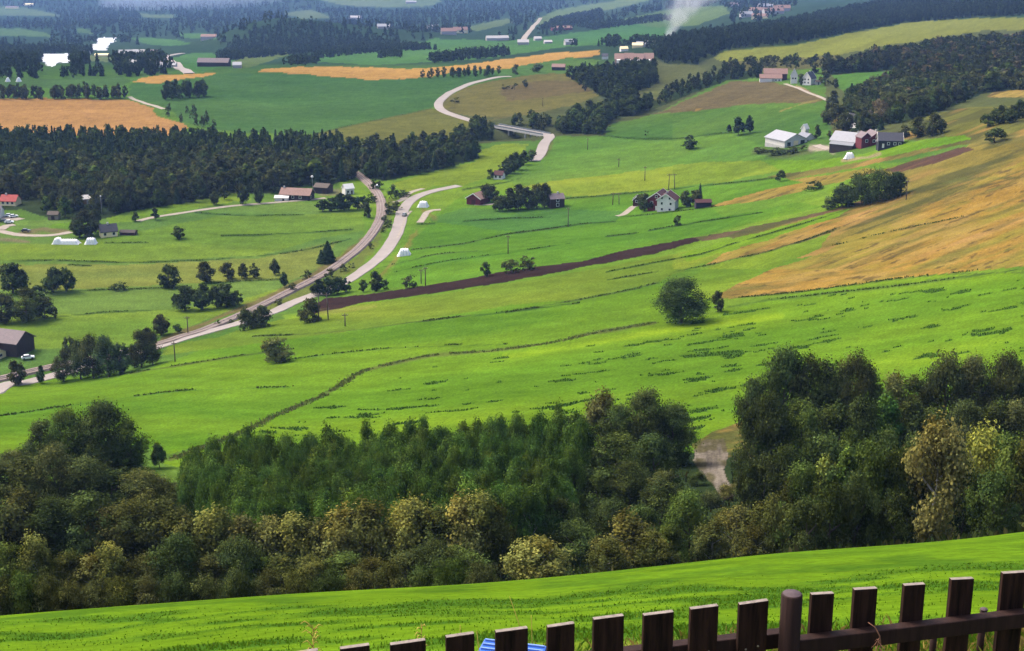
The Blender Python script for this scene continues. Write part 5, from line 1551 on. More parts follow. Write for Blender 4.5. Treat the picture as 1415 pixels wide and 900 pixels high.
# far villages
FARH = [
    (168, 80, 16, 6, 'pale grey house of the far village', WHITE, ROOFG), (180, 78, 26, 7, 'long grey roofed shed of the far village', ROOFG, ROOFG), (192, 79, 16, 8, 'grey gabled building of the far village', CONC, ROOFG),
    (184, 91, 14, 5, 'low white roofed house at the near end of the far village', WHITE, ROOFG), (212, 75, 14, 5, 'grey house by the bend of the far road', CONC, ROOFM), (201, 85, 14, 4, 'pale house between the far village and the road', WHITE, ROOFG),
    (218, 90, 14, 5, 'pale gabled house near the far road', WHITE, ROOFM), (232, 93, 16, 4, 'white roofed house beside the far road', WHITE, ROOFG), (107, 78, 14, 5, 'white house beside the river bend', WHITE, WHITE), (119, 76, 8, 5, 'tiny white hut beside the river', WHITE, ROOFG),
    (141, 78, 16, 3, 'low cream greenhouse between river and far village', CREAM, CREAM), (296, 92, 30, 7, 'long dark brown barn in the far green field', DARKB, ROOFM), (328, 94, 8, 5, 'tiny white hut east of the long dark barn', WHITE, ROOFG),
    (289, 54, 18, 5, 'pinkish house at the foot of the wooded knoll', WHITE, ROOFP), (687, 56, 26, 5, 'long white roofed farm in the wide far meadow', FARW, FARW), (723, 62, 12, 5, 'white house by the far lane', WHITE, WHITE),
    (787, 62, 10, 5, 'white house in the far meadow beside a tree group', WHITE, ROOFG), (757, 60, 8, 3, 'tiny white hut in the far meadow', WHITE, WHITE), (776, 42, 26, 5, 'long reddish farm building on the far slope', REDP, ROOFP), (743, 56, 8, 4, 'small white hut by the far lane fork', WHITE, WHITE),
    (491, 27, 22, 6, 'white building on the hazy slope behind the knoll', WHITE, WHITE), (568, 5, 24, 6, 'white building high on the hazy slope', WHITE, WHITE), (530, 40, 14, 5, 'small white house behind the knoll', WHITE, ROOFG),
    (620, 48, 18, 7, 'pinkish house in the hazy valley', WHITE, ROOFP), (636, 46, 18, 7, 'red roofed house in the hazy valley', CREAM, ROOFP), (598, 40, 16, 5, 'pale house in the hazy valley', WHITE, ROOFG),
    (1046, 18, 20, 6, 'white house at the west end of the hillside village', WHITE, ROOFP), (1058, 12, 20, 6, 'pale house high in the hillside village', WHITE, ROOFG), (1068, 20, 24, 7, 'pink roofed row in the hillside village', WHITE, ROOFP),
    (1080, 16, 20, 7, 'white row at the east end of the hillside village', WHITE, ROOFP), (1031, 24, 14, 6, 'small white house at the lower edge of the hillside village', WHITE, ROOFG), (1050, 26, 18, 5, 'reddish house at the lower end of the hillside village', CREAM, ROOFP), (1015, 9, 16, 5, 'small pale house among trees above the smoke', WHITE, ROOFM),
    (17, 12, 30, 5, 'long pale shed on the western far slope', CREAM, ROOFM), (40, 8, 22, 5, 'pale farm building on the western far slope', CREAM, CREAM),
]
for q, (x_, y_, L_, h_, lab, wl_, rf_) in enumerate(FARH):
    ks = float(np.interp(y_, [0, 30, 58, 80, 95], [1.75, 1.65, 1.4, 1.15, 1.0]))
    house('house', x_, y_, L_ * ks, 9 * ks, h_ * .6 * ks, h_ * .5 * ks, random.uniform(-12, 12), FARW if wl_ is WHITE else wl_, FARW if rf_ is WHITE else rf_, lab, 'house', 'houses far down the valley', skirt=4)


# ------------------------------------------------------------------ wrapped stacks
def wrapped_stack(px, py, L, W, h, rot, label, step_end=None):
    o, m = base_empty('wrapped_stack', px, py, rot)
    Xb, Db, zb = o.location
    bpy.data.objects.remove(o)
    nx, nz = 25, 7
    r = np.random.default_rng(int(px))
    prof = []
    for k in range(13):
        a = k / 12
        if a < .3:
            prof.append((-W / 2 + W * .16 * (a / .3) , h * a / .3))
        elif a > .7:
            prof.append((W / 2 - W * .16 * ((1 - a) / .3), h * (1 - a) / .3))
        else:
            prof.append((-W * .34 + W * .68 * (a - .3) / .4, h * (1 + .05 * math.sin((a - .3) / .4 * math.pi))))
    vs, fs = [], []
    for i in range(nx):
        u = i / (nx - 1)
        e = min(u, 1 - u) * L
        sc = min(1, .25 + e / (h * .5) * .75) if e > 0 else .02
        bulge = 1 + .06 * math.cos(u * L / 1.25 * 2 * math.pi)
        st = 1.0
        if step_end and u > step_end:
            st = .72
        for (y, z) in prof:
            vs.append(((u - .5) * L * (1 if z < .1 else 1 - .05 * z), y * bulge * (.8 + .2 * sc), max(z * sc * st * bulge, 0) - .15))
    n = len(prof)
    for i in range(nx - 1):
        for k in range(n - 1):
            fs.append((i * n + k, i * n + k + 1, (i + 1) * n + k + 1, (i + 1) * n + k))
    fs.append(tuple(range(n - 1, -1, -1)))
    fs.append(tuple((nx - 1) * n + k for k in range(n)))
    me = bpy.data.meshes.new('wrapped_stack')
    me.from_pydata(vs, [], fs)
    me.materials.append(PLASTIC)
    me.polygons.foreach_set('use_smooth', [True] * len(fs))
    ob = link('wrapped_stack', me)
    ob.location = (Xb, Db, zb)
    ob.rotation_euler = (0, 0, math.radians(rot))
    tag(ob, label, 'hay stack', 'white wrapped hay stacks')
    return ob


wrapped_stack(92, 337, 14, 4, 2.9, -3, 'long white plastic wrapped hay stack by the gravel lane', .28)
wrapped_stack(126, 337, 6, 4, 2.7, 0, 'short blocky white wrapped hay stack below the yellow cottage')
wrapped_stack(559, 353, 6.4, 4, 2.9, 3, 'white wrapped hay stack beside the pale road on the meadow side')
wrapped_stack(585, 286, 6.2, 4, 2.9, -12, 'white wrapped hay stack at the bend of the pale road')
wrapped_stack(1174, 219, 5.8, 4, 2.9, -14, 'white tarped stack in front of the dark barn')
wrapped_stack(11, 113, 4.5, 4, 3.6, 0, 'western one of two tiny white stacks on the plateau edge')
wrapped_stack(26, 113, 5, 4, 3.6, 0, 'eastern one of two tiny white stacks on the plateau edge')
wrapped_stack(521, 258, 4, 2.5, 1.3, 40, 'tiny pale wrapped heap beside the head of the railway')

# ------------------------------------------------------------------ bridge
(xa, ya), (xb, yb) = P(684, 176, 60), P(756, 187, 60)
br = link('road_bridge', None)
zdeck = max(float(gz(xa, ya)), float(gz(xb, yb))) + .3
br.location = ((xa + xb) / 2, (ya + yb) / 2, zdeck)
br.rotation_euler = (0, 0, math.atan2(yb - ya, xb - xa))
LB = math.hypot(xb - xa, yb - ya)
d = MB()
d.box(-LB / 2, LB / 2, -3.6, 3.6, -1.1, 0)
d.obj('deck', CONC, br)
d = MB()
d.box(-LB / 2 + .3, LB / 2 - .3, -2.9, 2.9, .004, .05)
d.obj('road_surface', ASPH, br)
for s in (-1, 1):
    d = MB()
    d.box(-LB / 2, LB / 2, s * 3.4 - .05, s * 3.4 + .05, .95, 1.1)
    d.box(-LB / 2, LB / 2, s * 3.4 - .04, s * 3.4 + .04, .45, .6)
    k = int(LB / 2.2)
    for q in range(k + 1):
        xx = -LB / 2 + .15 + (LB - .3) * q / k
        d.box(xx - .06, xx + .06, s * 3.4 - .035, s * 3.4 + .035, 0, .95)
    d.box(-LB / 2, LB / 2, s * 3.4 - .03, s * 3.4 + .03, .1, .9)
    d.obj('railing', plain('bridge_rail', (.115, .135, .145), .6) if s < 0 else bpy.data.materials['bridge_rail'], br)
for u in (-.18, .14, .36):
    d = MB()
    d.tube([(u * LB, -2.2, -12), (u * LB, -2.2, -1.1)], [.55, .55], 10)
    d.obj('pier', CONC, br)
    d = MB()
    d.tube([(u * LB, 2.2, -12), (u * LB, 2.2, -1.1)], [.55, .55], 10)
    d.obj('pier', CONC, br)
tag(br, 'pale concrete road bridge with railings over the wooded stream', 'bridge')


# ------------------------------------------------------------------ poles
def pole(px, py, hpx, label, hframe=False):
    Xp, Dp = P(px, py, 60)
    h = -Dp * float(s_of(py - hpx)) - float(zrel(Xp, Dp))
    o = link('utility_pole', None)
    o.location = (Xp, Dp, float(gz(Xp, Dp)))
    o.rotation_euler = (0, 0, random.uniform(-.3, .3))
    xs = (-1.3, 1.3) if hframe else (0,)
    for xx in xs:
        m_ = MB()
        m_.tube([(xx * 1.25, 0, -.3), (xx, 0, h)], [.22, .15], 7)
        m_.obj('post', POLEW, o, True)
    c = MB()
    w = 2.6 if hframe else .9
    c.box(-w, w, -.09, .09, h - .75, h - .55)
    ca = c.obj('crossarm', POLEW, o)
    for xx in np.linspace(-w * .9, w * .9, 3):
        i_ = MB()
        i_.tube([(xx, 0, h - .55), (xx, 0, h - .42), (xx, 0, h - .25)], [.05, .09, .04], 6)
        i_.obj('insulator', CONC, ca)
    tag(o, label, 'utility pole', 'power line poles')


pole(447, 443, 38, 'wooden double pole at the end of the ploughed strip', True)
pole(582, 392, 20, 'wooden pole at the upper edge of the ploughed strip west of its twin')
pole(588, 395, 26, 'taller wooden pole at the upper edge of the ploughed strip')
pole(702, 351, 26, 'wooden pole in the middle meadow above the ploughed strip')
pole(785, 314, 27, 'wooden pole in the meadow below the dark brown house')
pole(851, 283, 17, 'double pole west of the red and white farmhouse', True)
pole(891, 250, 20, 'wooden pole in the pale green meadow above the farmhouse')
pole(928, 262, 22, 'tall double pole just behind the white gabled house', True)
pole(855, 231, 12, 'thin pole high in the green middle meadow')
pole(1252, 276, 27, 'wooden pole beside the big dark thicket')
pole(812, 207, 16, 'thin pole near the bridge road in the middle meadow')
pole(477, 451, 18, 'wooden pole in the slope meadow below the ploughed strip')
pole(260, 463, 26, 'wooden pole beside the railway near the tree belt')
pole(242, 500, 28, 'leaning wooden pole on the slope above the tree belt')
pole(750, 147, 12, 'thin pole in the brown pasture inside the road loop')
pole(168, 264, 14, 'lone wooden pole at the meadow above the yellow cottage')
# white lamp post and flag pole like marks in the yard
for (x_, y_, h_, r_, lab) in ((432, 262, 18, .75, 'white globe tank on a post in the yard of the pink roofed house'), (141, 297, 26, .4, 'tall pale pole with white top before the forest')):
    Xp, Dp = P(x_, y_, 60)
    h = -Dp * float(s_of(y_ - h_)) - float(zrel(Xp, Dp))
    o = link('globe_post', None)
    o.location = (Xp, Dp, float(gz(Xp, Dp)))
    m_ = MB()
    m_.tube([(0, 0, -.3), (0, 0, h)], [.12, .09], 7)
    m_.obj('post', ROOFG, o, True)
    m_ = MB()
    m_.tube([(0, 0, h - r_ * .2 + r_ * math.sin(a)) for a in np.linspace(-1.5, 1.5, 9)], [max(r_ * math.cos(a), .02) for a in np.linspace(-1.5, 1.5, 9)], 12)
    m_.obj('globe', WHITE, o, True)
    tag(o, lab, 'post')


# ------------------------------------------------------------------ cars
def car(px, py, rot, mat, label, lift=.25):
    Xp, Dp = P(px, py, 60)
    o = link('parked_car' if 'parked' in label else 'car', None)
    o.location = (Xp, Dp, float(gz(Xp, Dp)) + lift)
    o.rotation_euler = (0, 0, math.radians(rot))
    b = MB()
    prof = [(-2.1, .35), (2.1, .35), (2.15, .62), (2.0, .85), (1.0, .98), (-1.9, 1.0), (-2.15, .8)]
    n = len(prof)
    b.add([(x_, -.85, z_) for x_, z_ in prof] + [(x_, .85, z_) for x_, z_ in prof],
          [tuple(range(n)), tuple(range(2 * n - 1, n - 1, -1))] + [(i, n + i, n + (i + 1) % n, (i + 1) % n) for i in range(n)])
    b.obj('body', mat, o)
    c = MB()
    c.add([(-1.75, -.78, .99), (.95, -.78, .985), (.95, .78, .985), (-1.75, .78, .99), (-1.3, -.62, 1.45), (.25, -.62, 1.45), (.25, .62, 1.45), (-1.3, .62, 1.45)],
          [(0, 1, 5, 4), (1, 2, 6, 5), (2, 3, 7, 6), (3, 0, 4, 7)])
    c.obj('window_band', GLASSD, o)
    r = MB()
    r.box(-1.33, .28, -.64, .64, 1.452, 1.50)
    r.obj('car_roof', mat, o)
    for x_ in (-1.3, 1.3):
        for y_ in (-.8, .8):
            w = MB()
            w.tube([(x_, y_ - .11, .32), (x_, y_ + .11, .32)], [.32, .32], 12)
            w.obj('wheel', TYRE, o)
    tag(o, label, 'car')


car(559, 299, 80, CARGREY, 'grey car driving on the pale road near its bend')
car(13, 300, 5, CARWHITE, 'white parked car in the gravel yard below the red roofed house')
car(19, 301, 30, CARWHITE, 'second white car parked at the yard end beside dark trees')
car(6, 308, -5, CARBLACK, 'black car parked between the two gravel lanes')
car(13, 309, 10, CARWHITE, 'small white car parked right beside the black car')
car(36, 321, 0, CARBLACK, 'black car parked under the small tree by the gravel lane')
car(39, 497, 20, CARWHITE, 'white car parked beside the dark brown barn')
# ------------------------------------------------------------------ picket fence
ZT_F = CZ - 2.45       # level of the picket tops


def on_top(px, py, dz=0.0):
    """point on the level of the picket tops (plus dz) seen at (px, py)"""
    s = float(s_of(py))
    D_ = (2.45 - dz) / s
    return np.array([float(t_of(px, py)) * D_, D_])


PK = [(1436, 1474, 780), (1382, 1421, 790), (1312, 1348, 799), (1249, 1282, 808), (1181, 1217, 817), (1121, 1156, 823), (1018, 1062, 830), (951, 993, 838), (887, 932, 846),
      (818, 863, 854), (755, 795, 862), (684, 731, 871), (616, 657, 880), (539, 590, 889), (470, 512, 897), (398, 440, 902), (325, 368, 908)]
fence = link('picket_fence', None)
pa, pb = on_top(1400, 792), on_top(560, 888)
fence.location = (float(pb[0]), float(pb[1]), float(gz(*pb)))
fd = (pa - pb) / np.linalg.norm(pa - pb)
fn = np.array([-fd[1], fd[0]])
if fn[1] > 0:
    fn = -fn            # towards the viewer
fo = np.array(fence.location)


def add_fence_part(mb, name, mats, smooth=False, bev=.0025):
    mb.v = [(x_ - fo[0], y_ - fo[1], z_ - fo[2]) for x_, y_, z_ in mb.v]
    o = mb.obj(name, mats, fence, smooth)
    if bev:
        bm = o.modifiers.new('bevel', 'BEVEL')
        bm.width = bev
        bm.segments = 2
        bm.limit_method = 'ANGLE'
    return o


def oriented(mb, a, b, z0, z1, th, m=0, top=None, tops=(0, 0), back=0.0):
    """upright board from a to b (plan points), thickness th away from the viewer"""
    a, b = np.asarray(a), np.asarray(b)
    c, d = b - fn * th, a - fn * th
    base = len(mb.v)
    zt = [z1 + tops[0], z1 + tops[1], z1 + tops[1], z1 + tops[0]]
    mb.v += [(p[0], p[1], z0) for p in (a, b, c, d)] + [(p[0], p[1], z) for p, z in zip((a, b, c, d), zt)]
    fs = [(0, 3, 2, 1), (0, 1, 5, 4), (1, 2, 6, 5), (2, 3, 7, 6), (3, 0, 4, 7), (4, 5, 6, 7)]
    mb.f += [tuple(base + q for q in f) for f in fs]
    mb.mi += [m] * 5 + [m if top is None else top]


def along(p):
    return float(np.dot(np.asarray(p) - pb, fd))


post_u = along(on_top(1085, 826))
for k, (xl, xr, yt) in enumerate(PK):
    ua, ub = along(on_top(xl, yt)), along(on_top(xr, yt))
    right = ua > post_u
    face = 0.0
    dz = random.uniform(-.006, .006)
    A = pb + fd * ua + fn * face
    B = pb + fd * ub + fn * face
    g = float(gz(A[0], A[1]))
    mb = MB()
    tl = random.uniform(-.0015, .0015) + (.0015 if not right else -.002)
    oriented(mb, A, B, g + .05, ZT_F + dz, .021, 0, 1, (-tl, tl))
    po = add_fence_part(mb, 'picket', [FENCE, SKYLIT_END])
    if not right:
        for q in (.28, .70):
            nb_ = MB()
            c_ = A + (B - A) * q + fn * .0005 - fo[:2]
            zz = ZT_F - .182 + random.uniform(-.006, .006) - fo[2]
            nb_.tube([(c_[0], c_[1], zz), (c_[0] + fn[0] * .0022, c_[1] + fn[1] * .0022, zz)], [.0042, .0036], 8)
            nb_.obj('nail_head', STEEL, po)
# rails: on the viewer's side east of the post, on the far side west of it
uR0, uR1 = post_u - .02, along(on_top(1436, 780)) + .8
uL0, uL1 = along(on_top(325, 908)) - .6, post_u + .02
for (u0, u1, off, zt, hh) in ((uR0, uR1, .048, ZT_F - .150, .062), (uL0, uL1, -.0225, ZT_F - .152, .062), (uR0, uR1, .048, ZT_F - .78, .062), (uL0, uL1, -.0225, ZT_F - .78, .062)):
    mb = MB()
    oriented(mb, pb + fd * u0 + fn * off, pb + fd * u1 + fn * off, zt - hh, zt, .046, 0, 0)
    add_fence_part(mb, 'rail', [POSTW], bev=.004)
pc = pb + fd * post_u + fn * .045
gp = float(gz(pc[0], pc[1]))
mb = MB()
nseg = 28
R_ = .0385
zt_ = CZ - 2.405
mb.tube([(pc[0], pc[1], gp - .3), (pc[0], pc[1], zt_ - .006), (pc[0], pc[1], zt_)], [R_, R_, R_ - .005], nseg)
mb.mi[-1] = 1
add_fence_part(mb, 'post', [POSTW, POSTTOP], True, 0)
tag(fence, 'dark brown stained picket fence with a round post', 'fence')


def blade_obj(name, label, cat, pts, r0, mat, loc=None):
    mb = MB()
    k = len(pts)
    mb.tube(pts, [r0 * (1 - .75 * q / (k - 1)) for q in range(k)], 5)
    o = mb.obj(name, mat, None, True)
    tag(o, label, cat)
    return o


# a dry curled stem caught on the rail
pr = pb + fd * along(on_top(1200, 815)) + fn * .056
zr = ZT_F - .15
stem = link('dry_weed', None)
stem.location = (pr[0], pr[1], zr)
mb = MB()
mb.tube([(-.02, 0, .045), (.005, -.012, .03), (.022, -.018, .0), (.03, -.012, -.04), (.03, -.008, -.09), (.022, -.006, -.13)], [.0015, .0022, .0026, .0026, .0024, .002], 6)
mb.obj('stalk', STEMB, stem, True)
for q, (dx, dz) in enumerate(((-.03, -.01), (-.028, -.05), (.03, -.03), (-.02, .012), (.05, -.06))):
    mb = MB()
    mb.tube([(.022, -.018, -.01 - .01 * q), (.022 + dx * .6, -.03, -.02 + dz), (.022 + dx, -.026, -.035 + dz * 1.3)], [.002, .0018, .0006], 5)
    mb.obj('leaf', STEMB, stem, True)
tag(stem, 'curled brown dry weed stem hanging over the fence rail', 'dry stem')

# ------------------------------------------------------------------ blue crate behind the fence
Dc = 8.2
sc_ = float(s_of(883))
Xc = float(t_of(704, 883)) * Dc
ztop = CZ - (Dc + .17) * sc_ - .006
zg = float(gz(Xc, Dc))
cr = link('blue_crate', None)
cr.location = (Xc, Dc, zg)
cr.rotation_euler = (0, 0, math.radians(-14))
H_ = ztop - zg
mb = MB()
wx, wy = .19, .15
for (x0, x1, y0, y1) in ((-wx, wx, -wy, -wy + .012), (-wx, wx, wy - .012, wy), (-wx, -wx + .012, -wy + .012, wy - .012), (wx - .012, wx, -wy + .012, wy - .012)):
    mb.box(x0, x1, y0, y1, .0, H_ - .05)
mb.box(-wx + .012, wx - .012, -wy + .012, wy - .012, .0, .015)
o = mb.obj('crate_body', BLUE, cr)
mb = MB()
for q in range(9):
    xx = -wx + .03 + q * (2 * wx - .06) / 8
    mb.box(xx - .005, xx + .005, -wy - .012, -wy - .0005, .02, H_ - .055)
mb.obj('side_rib', BLUEW, cr)
mb = MB()
mb.box(-wx - .018, wx + .018, -wy - .018, wy + .018, H_ - .049, H_ - .012)
lid = mb.obj('lid', BLUE, cr)
bm = lid.modifiers.new('bevel', 'BEVEL'); bm.width = .008; bm.segments = 2
mb = MB()
for q in range(6):
    yy = -wy + .01 + q * (2 * wy - .02) / 5
    mb.box(-wx - .005, wx + .005, yy - .006, yy + .006, H_ - .0115, H_)
mb.obj('lid_rib', BLUEW, cr)
tag(cr, 'blue plastic crate with pale ribbed lid just behind the fence', 'crate')

# a small grey stake in the grass beyond the fence
for (x_, y_, lab) in ((1357, 868, 'short dark stake in the grass beyond the fence rail'), (1291, 872, 'thin dark stake low in the grass beyond the fence')):
    Dk_ = 11.5
    Xk = float(t_of(x_, y_)) * Dk_
    st = link('stake', None)
    zk = float(gz(Xk, Dk_))
    zt2 = CZ - Dk_ * float(s_of(y_ - 25 if x_ > 1300 else y_ - 12))
    st.location = (Xk, Dk_, zk)
    mb = MB()
    mb.tube([(0, 0, -.2), (0, 0, max(zt2 - zk, .4))], [.032, .030], 10)
    mb.obj('shaft', POSTW, st, True)
    mb = MB()
    mb.tube([(0, 0, max(zt2 - zk, .4) + .001), (0, 0, max(zt2 - zk, .4) + .012)], [.036, .033], 10)
    mb.obj('cap', POSTTOP, st, True)
    tag(st, lab, 'stake')


# ------------------------------------------------------------------ dry weeds standing by the fence
def weed(px, pytop, D_, lab, n=7, spread=.05, yellow=True, lean=0.0):
    Xw = float(t_of(px, pytop)) * D_
    zw = float(gz(Xw, D_))
    zt2 = CZ - D_ * float(s_of(pytop))
    h = max(zt2 - zw, .3)
    o = link('dry_weed', None)
    o.location = (Xw, D_, zw)
    r = np.random.default_rng(int(px))
    mb = MB()
    mb.tube([(0, 0, -.02), (lean * .3, 0, h * .5), (lean, 0, h)], [.006, .005, .002], 6)
    mb.obj('stalk', STRAW, o, True)
    lf = MB()
    for q in range(n):
        z0 = h * (.55 + .45 * q / max(n, 1)) if n > 3 else h * .4
        a = r.random() * 6.28
        L_ = spread * (.7 + .6 * r.random())
        p0 = np.array([lean * z0 / h, 0, z0])
        p1 = p0 + np.array([math.cos(a) * L_ * .6, math.sin(a) * L_ * .6, L_ * .5])
        p2 = p0 + np.array([math.cos(a) * L_, math.sin(a) * L_, L_ * .25])
        lf.tube([p0, p1, p2], [.0025, .004, .001], 5)
    if n:
        lf.obj('leaves', STRAW, o, True)
    tag(o, lab, 'dry weed', 'dry weeds by the fence')


weed(432, 864, 7.2, 'bushy yellow dry weed standing west of the fence pickets', 34, .055)
weed(582, 862, 7.0, 'yellow dry weed tuft behind a low picket', 22, .045)
weed(735, 824, 10.5, 'tall thin yellow grass stalk leaning behind the fence', 3, .10, lean=-.18)
weed(636, 864, 6.8, 'short pale stalk rising above a picket west of the blue crate', 0, .05)
weed(671, 872, 7.4, 'short pale stalk leaning over the blue crate lid', 0, .05, lean=-.05)
weed(738, 850, 9.0, 'pale yellow stalk between the crate and the tall thin grass', 2, .06, lean=-.02)

# ------------------------------------------------------------------ grass of the near pasture (real blades)
def blades(n, dlo, dhi, hlo, hhi, seed, trange=(-.46, .46), dens=None, palette=None, wk=.0007):
    r = np.random.default_rng(seed)
    D_ = np.exp(r.uniform(math.log(dlo), math.log(dhi), n))
    t_ = r.uniform(*trange, n)
    X_ = D_ * t_
    nb = fbm(X_ / 2.6, D_ / 2.6, 71, 5)
    if dens is not None:
        k = r.random(n) < dens(X_, D_, t_, nb)
        D_, t_, X_, nb = D_[k], t_[k], X_[k], nb[k]
    n = len(D_)
    big = np.clip((.52 - nb) * 5, 0, 1)           # rank tufts where the sward is dark
    h = r.uniform(hlo, hhi, n) * (1 + .7 * big)
    w = np.maximum(.004, D_ * wk) * r.uniform(.6, 1.4, n)
    a = r.uniform(0, 6.283, n)
    lx, ly = h * r.normal(size=n) * .35, h * r.normal(size=n) * .35
    z = gz(X_, D_)
    dx, dy = np.cos(a) * w, np.sin(a) * w
    base1 = np.stack([X_ - dx, D_ - dy, z - .02], 1)
    base2 = np.stack([X_ + dx, D_ + dy, z - .02], 1)
    m1 = np.stack([X_ + dx * .6 + lx * .35, D_ + dy * .6 + ly * .35, z + h * .6], 1)
    tip = np.stack([X_ + lx, D_ + ly, z + h * r.uniform(.8, 1, n)], 1)
    Vv = np.stack([base1, base2, m1, tip], 1).reshape(-1, 3)
    Fq = np.arange(4 * n).reshape(n, 4)
    pal = np.array(palette)
    c = pal[r.integers(0, len(pal), n)] * r.uniform(.75, 1.25, (n, 1))
    c = c * (1 - .12 * big[:, None])
    return Vv, Fq, np.repeat(c, 4, 0)


GREEN = [(.09, .19, .010), (.105, .195, .011), (.075, .165, .010), (.115, .19, .012)]
Vv, Fq, lv = blades(46000, 11, 48, .025, .055, 5, palette=GREEN, dens=lambda X_, D_, t_, nb: (D_ < 72 + 14 * t_) * (.12 + 1.3 * np.clip((.52 - nb) * 5, 0, 1)))
tag(link('grass', np_mesh('grass', Vv, Fq, LEAF, lv)), 'short bright green grass of the near pasture', None, None, 'stuff')
Vv, Fq, lv = blades(26000, 7.5, 16, .05, .15, 6, trange=(-.05, .5), palette=[(.20, .155, .035), (.24, .17, .05), (.10, .13, .015), (.06, .13, .01)],
                    dens=lambda X_, D_, t_, nb: np.clip((16.5 - D_) / 5, .05, 1) * np.clip((t_ + .05) / .18, 0, 1) * .7, wk=.00035)
tag(link('dry_grass', np_mesh('dry_grass', Vv, Fq, LEAF, lv)), 'yellowed rough grass along the fence', None, None, 'stuff')
Vv, Fq, lv = blades(40000, 4.5, 14, .04, .12, 8, trange=(-.6, .55), palette=GREEN, wk=.0004)
tag(link('grass', np_mesh('grass', Vv, Fq, LEAF, lv)), 'green grass around the foot of the fence', None, None, 'stuff')


# tall grass along the ditch in the slope meadow and ragged crop edges
def tufts(name, label, X_, D_, h, w, pal, seed):
    r = np.random.default_rng(seed)
    n = len(X_)
    a = r.uniform(0, 3.14, n)
    dx, dy = np.cos(a) * w, np.sin(a) * w
    z = gz(X_, D_)
    lx, ly = r.normal(size=n) * h * .25, r.normal(size=n) * h * .25
    Vv = np.stack([np.stack([X_ - dx, D_ - dy, z - .15], 1), np.stack([X_ + dx, D_ + dy, z - .15], 1),
                   np.stack([X_ + dx * .7 + lx, D_ + dy * .7 + ly, z + h], 1), np.stack([X_ - dx * .8 + lx, D_ - dy * .8 + ly, z + h * .8], 1)], 1).reshape(-1, 3)
    c = np.array(pal)[r.integers(0, len(pal), n)] * r.uniform(.7, 1.3, (n, 1))
    tag(link(name, np_mesh(name, Vv, np.arange(4 * n).reshape(n, 4), LEAF, np.repeat(c, 4, 0))), label, None, None, 'stuff')


def along_line(line, n, half, seed):
    r = np.random.default_rng(seed)
    w = smooth_line([P(*p, 60) for p in line])
    seg = np.linalg.norm(np.diff(w, axis=0), axis=1)
    cu = np.concatenate([[0], np.cumsum(seg)])
    s = r.uniform(0, cu[-1], n)
    X_ = np.interp(s, cu, w[:, 0])
    D_ = np.interp(s, cu, w[:, 1])
    X_ = X_ + r.normal(size=n) * half * .5
    D_ = D_ + r.normal(size=n) * half * .5
    return X_, D_


L1 = LINES[0][0]
X_, D_ = along_line(L1, 3600, 1.8, 3)
k_ = vnoise(X_ / 6, D_ / 6, 9) > .15
X_, D_ = X_[k_], D_[k_]
r_ = np.random.default_rng(4)
tufts('tall_grass', 'brownish tall grass along the ditch through the slope meadow', X_, D_, r_.uniform(.12, .5, len(X_)), .13, [(.09, .10, .03), (.07, .095, .025), (.06, .10, .02), (.12, .11, .035)], 5)
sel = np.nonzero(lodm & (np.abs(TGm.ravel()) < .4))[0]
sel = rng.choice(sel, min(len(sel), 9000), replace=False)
tufts('crop_tufts', 'shade-coloured tufts of beaten down crop in the bright slope meadow', X[sel] + rng.uniform(-.2, .2, len(sel)), D[sel] + rng.uniform(-.3, .3, len(sel)), rng.uniform(.08, .28, len(sel)), .13, [(.028, .066, .009), (.036, .078, .010), (.022, .052, .008)], 6)
XS, DS = [], []
for line, w_, c_ in LINES[1:36]:
    a_, b_ = along_line(line, int(13 * np.linalg.norm(np.diff(np.array(line), axis=0), axis=1).sum() / 10), 1.0, int(line[0][0]) + 2000)
    XS.append(a_)
    DS.append(b_)
XS, DS = np.concatenate(XS), np.concatenate(DS)
k_ = fbm(XS / 11, DS / 11, 31) > .45
XS, DS = XS[k_], DS[k_]
tufts('ditch_grass', 'rough dark grass along the field ditches', XS, DS, rng.uniform(.15, .55, len(XS)), .2, [(.030, .058, .011), (.040, .066, .012), (.05, .058, .015)], 7)
# undergrowth on the floor of the near woods
n = 26000
D_ = rng.uniform(70, 215, n)
t_ = rng.uniform(-.44, .44, n)
pxu, pyu = project(t_ * D_, D_, gz(t_ * D_, D_))
k = (D_ > 72 + 14 * t_) & ~((pxu > 955) & (pxu < 1010) & (pyu < 690) & (D_ > 160))
X_, D_ = (t_ * D_)[k], D_[k]
tufts('undergrowth', 'dark undergrowth on the floor of the woods', X_, D_, rng.uniform(.2, .7, len(X_)), .16, [(.022, .036, .010), (.030, .042, .012), (.045, .045, .016)], 8)
# ------------------------------------------------------------------ smoke and haze
def volume_mat(name, color, density, noise=None, aniso=.0):
    m, nt, out = new_mat(name)
    v = N(nt, 'ShaderNodeVolumePrincipled')
    v.inputs['Color'].default_value = (*color, 1)
    v.inputs['Density'].default_value = density
    v.inputs['Anisotropy'].default_value = aniso
    nt.links.new(v.outputs[0], out.inputs['Volume'])
    return m, nt, v


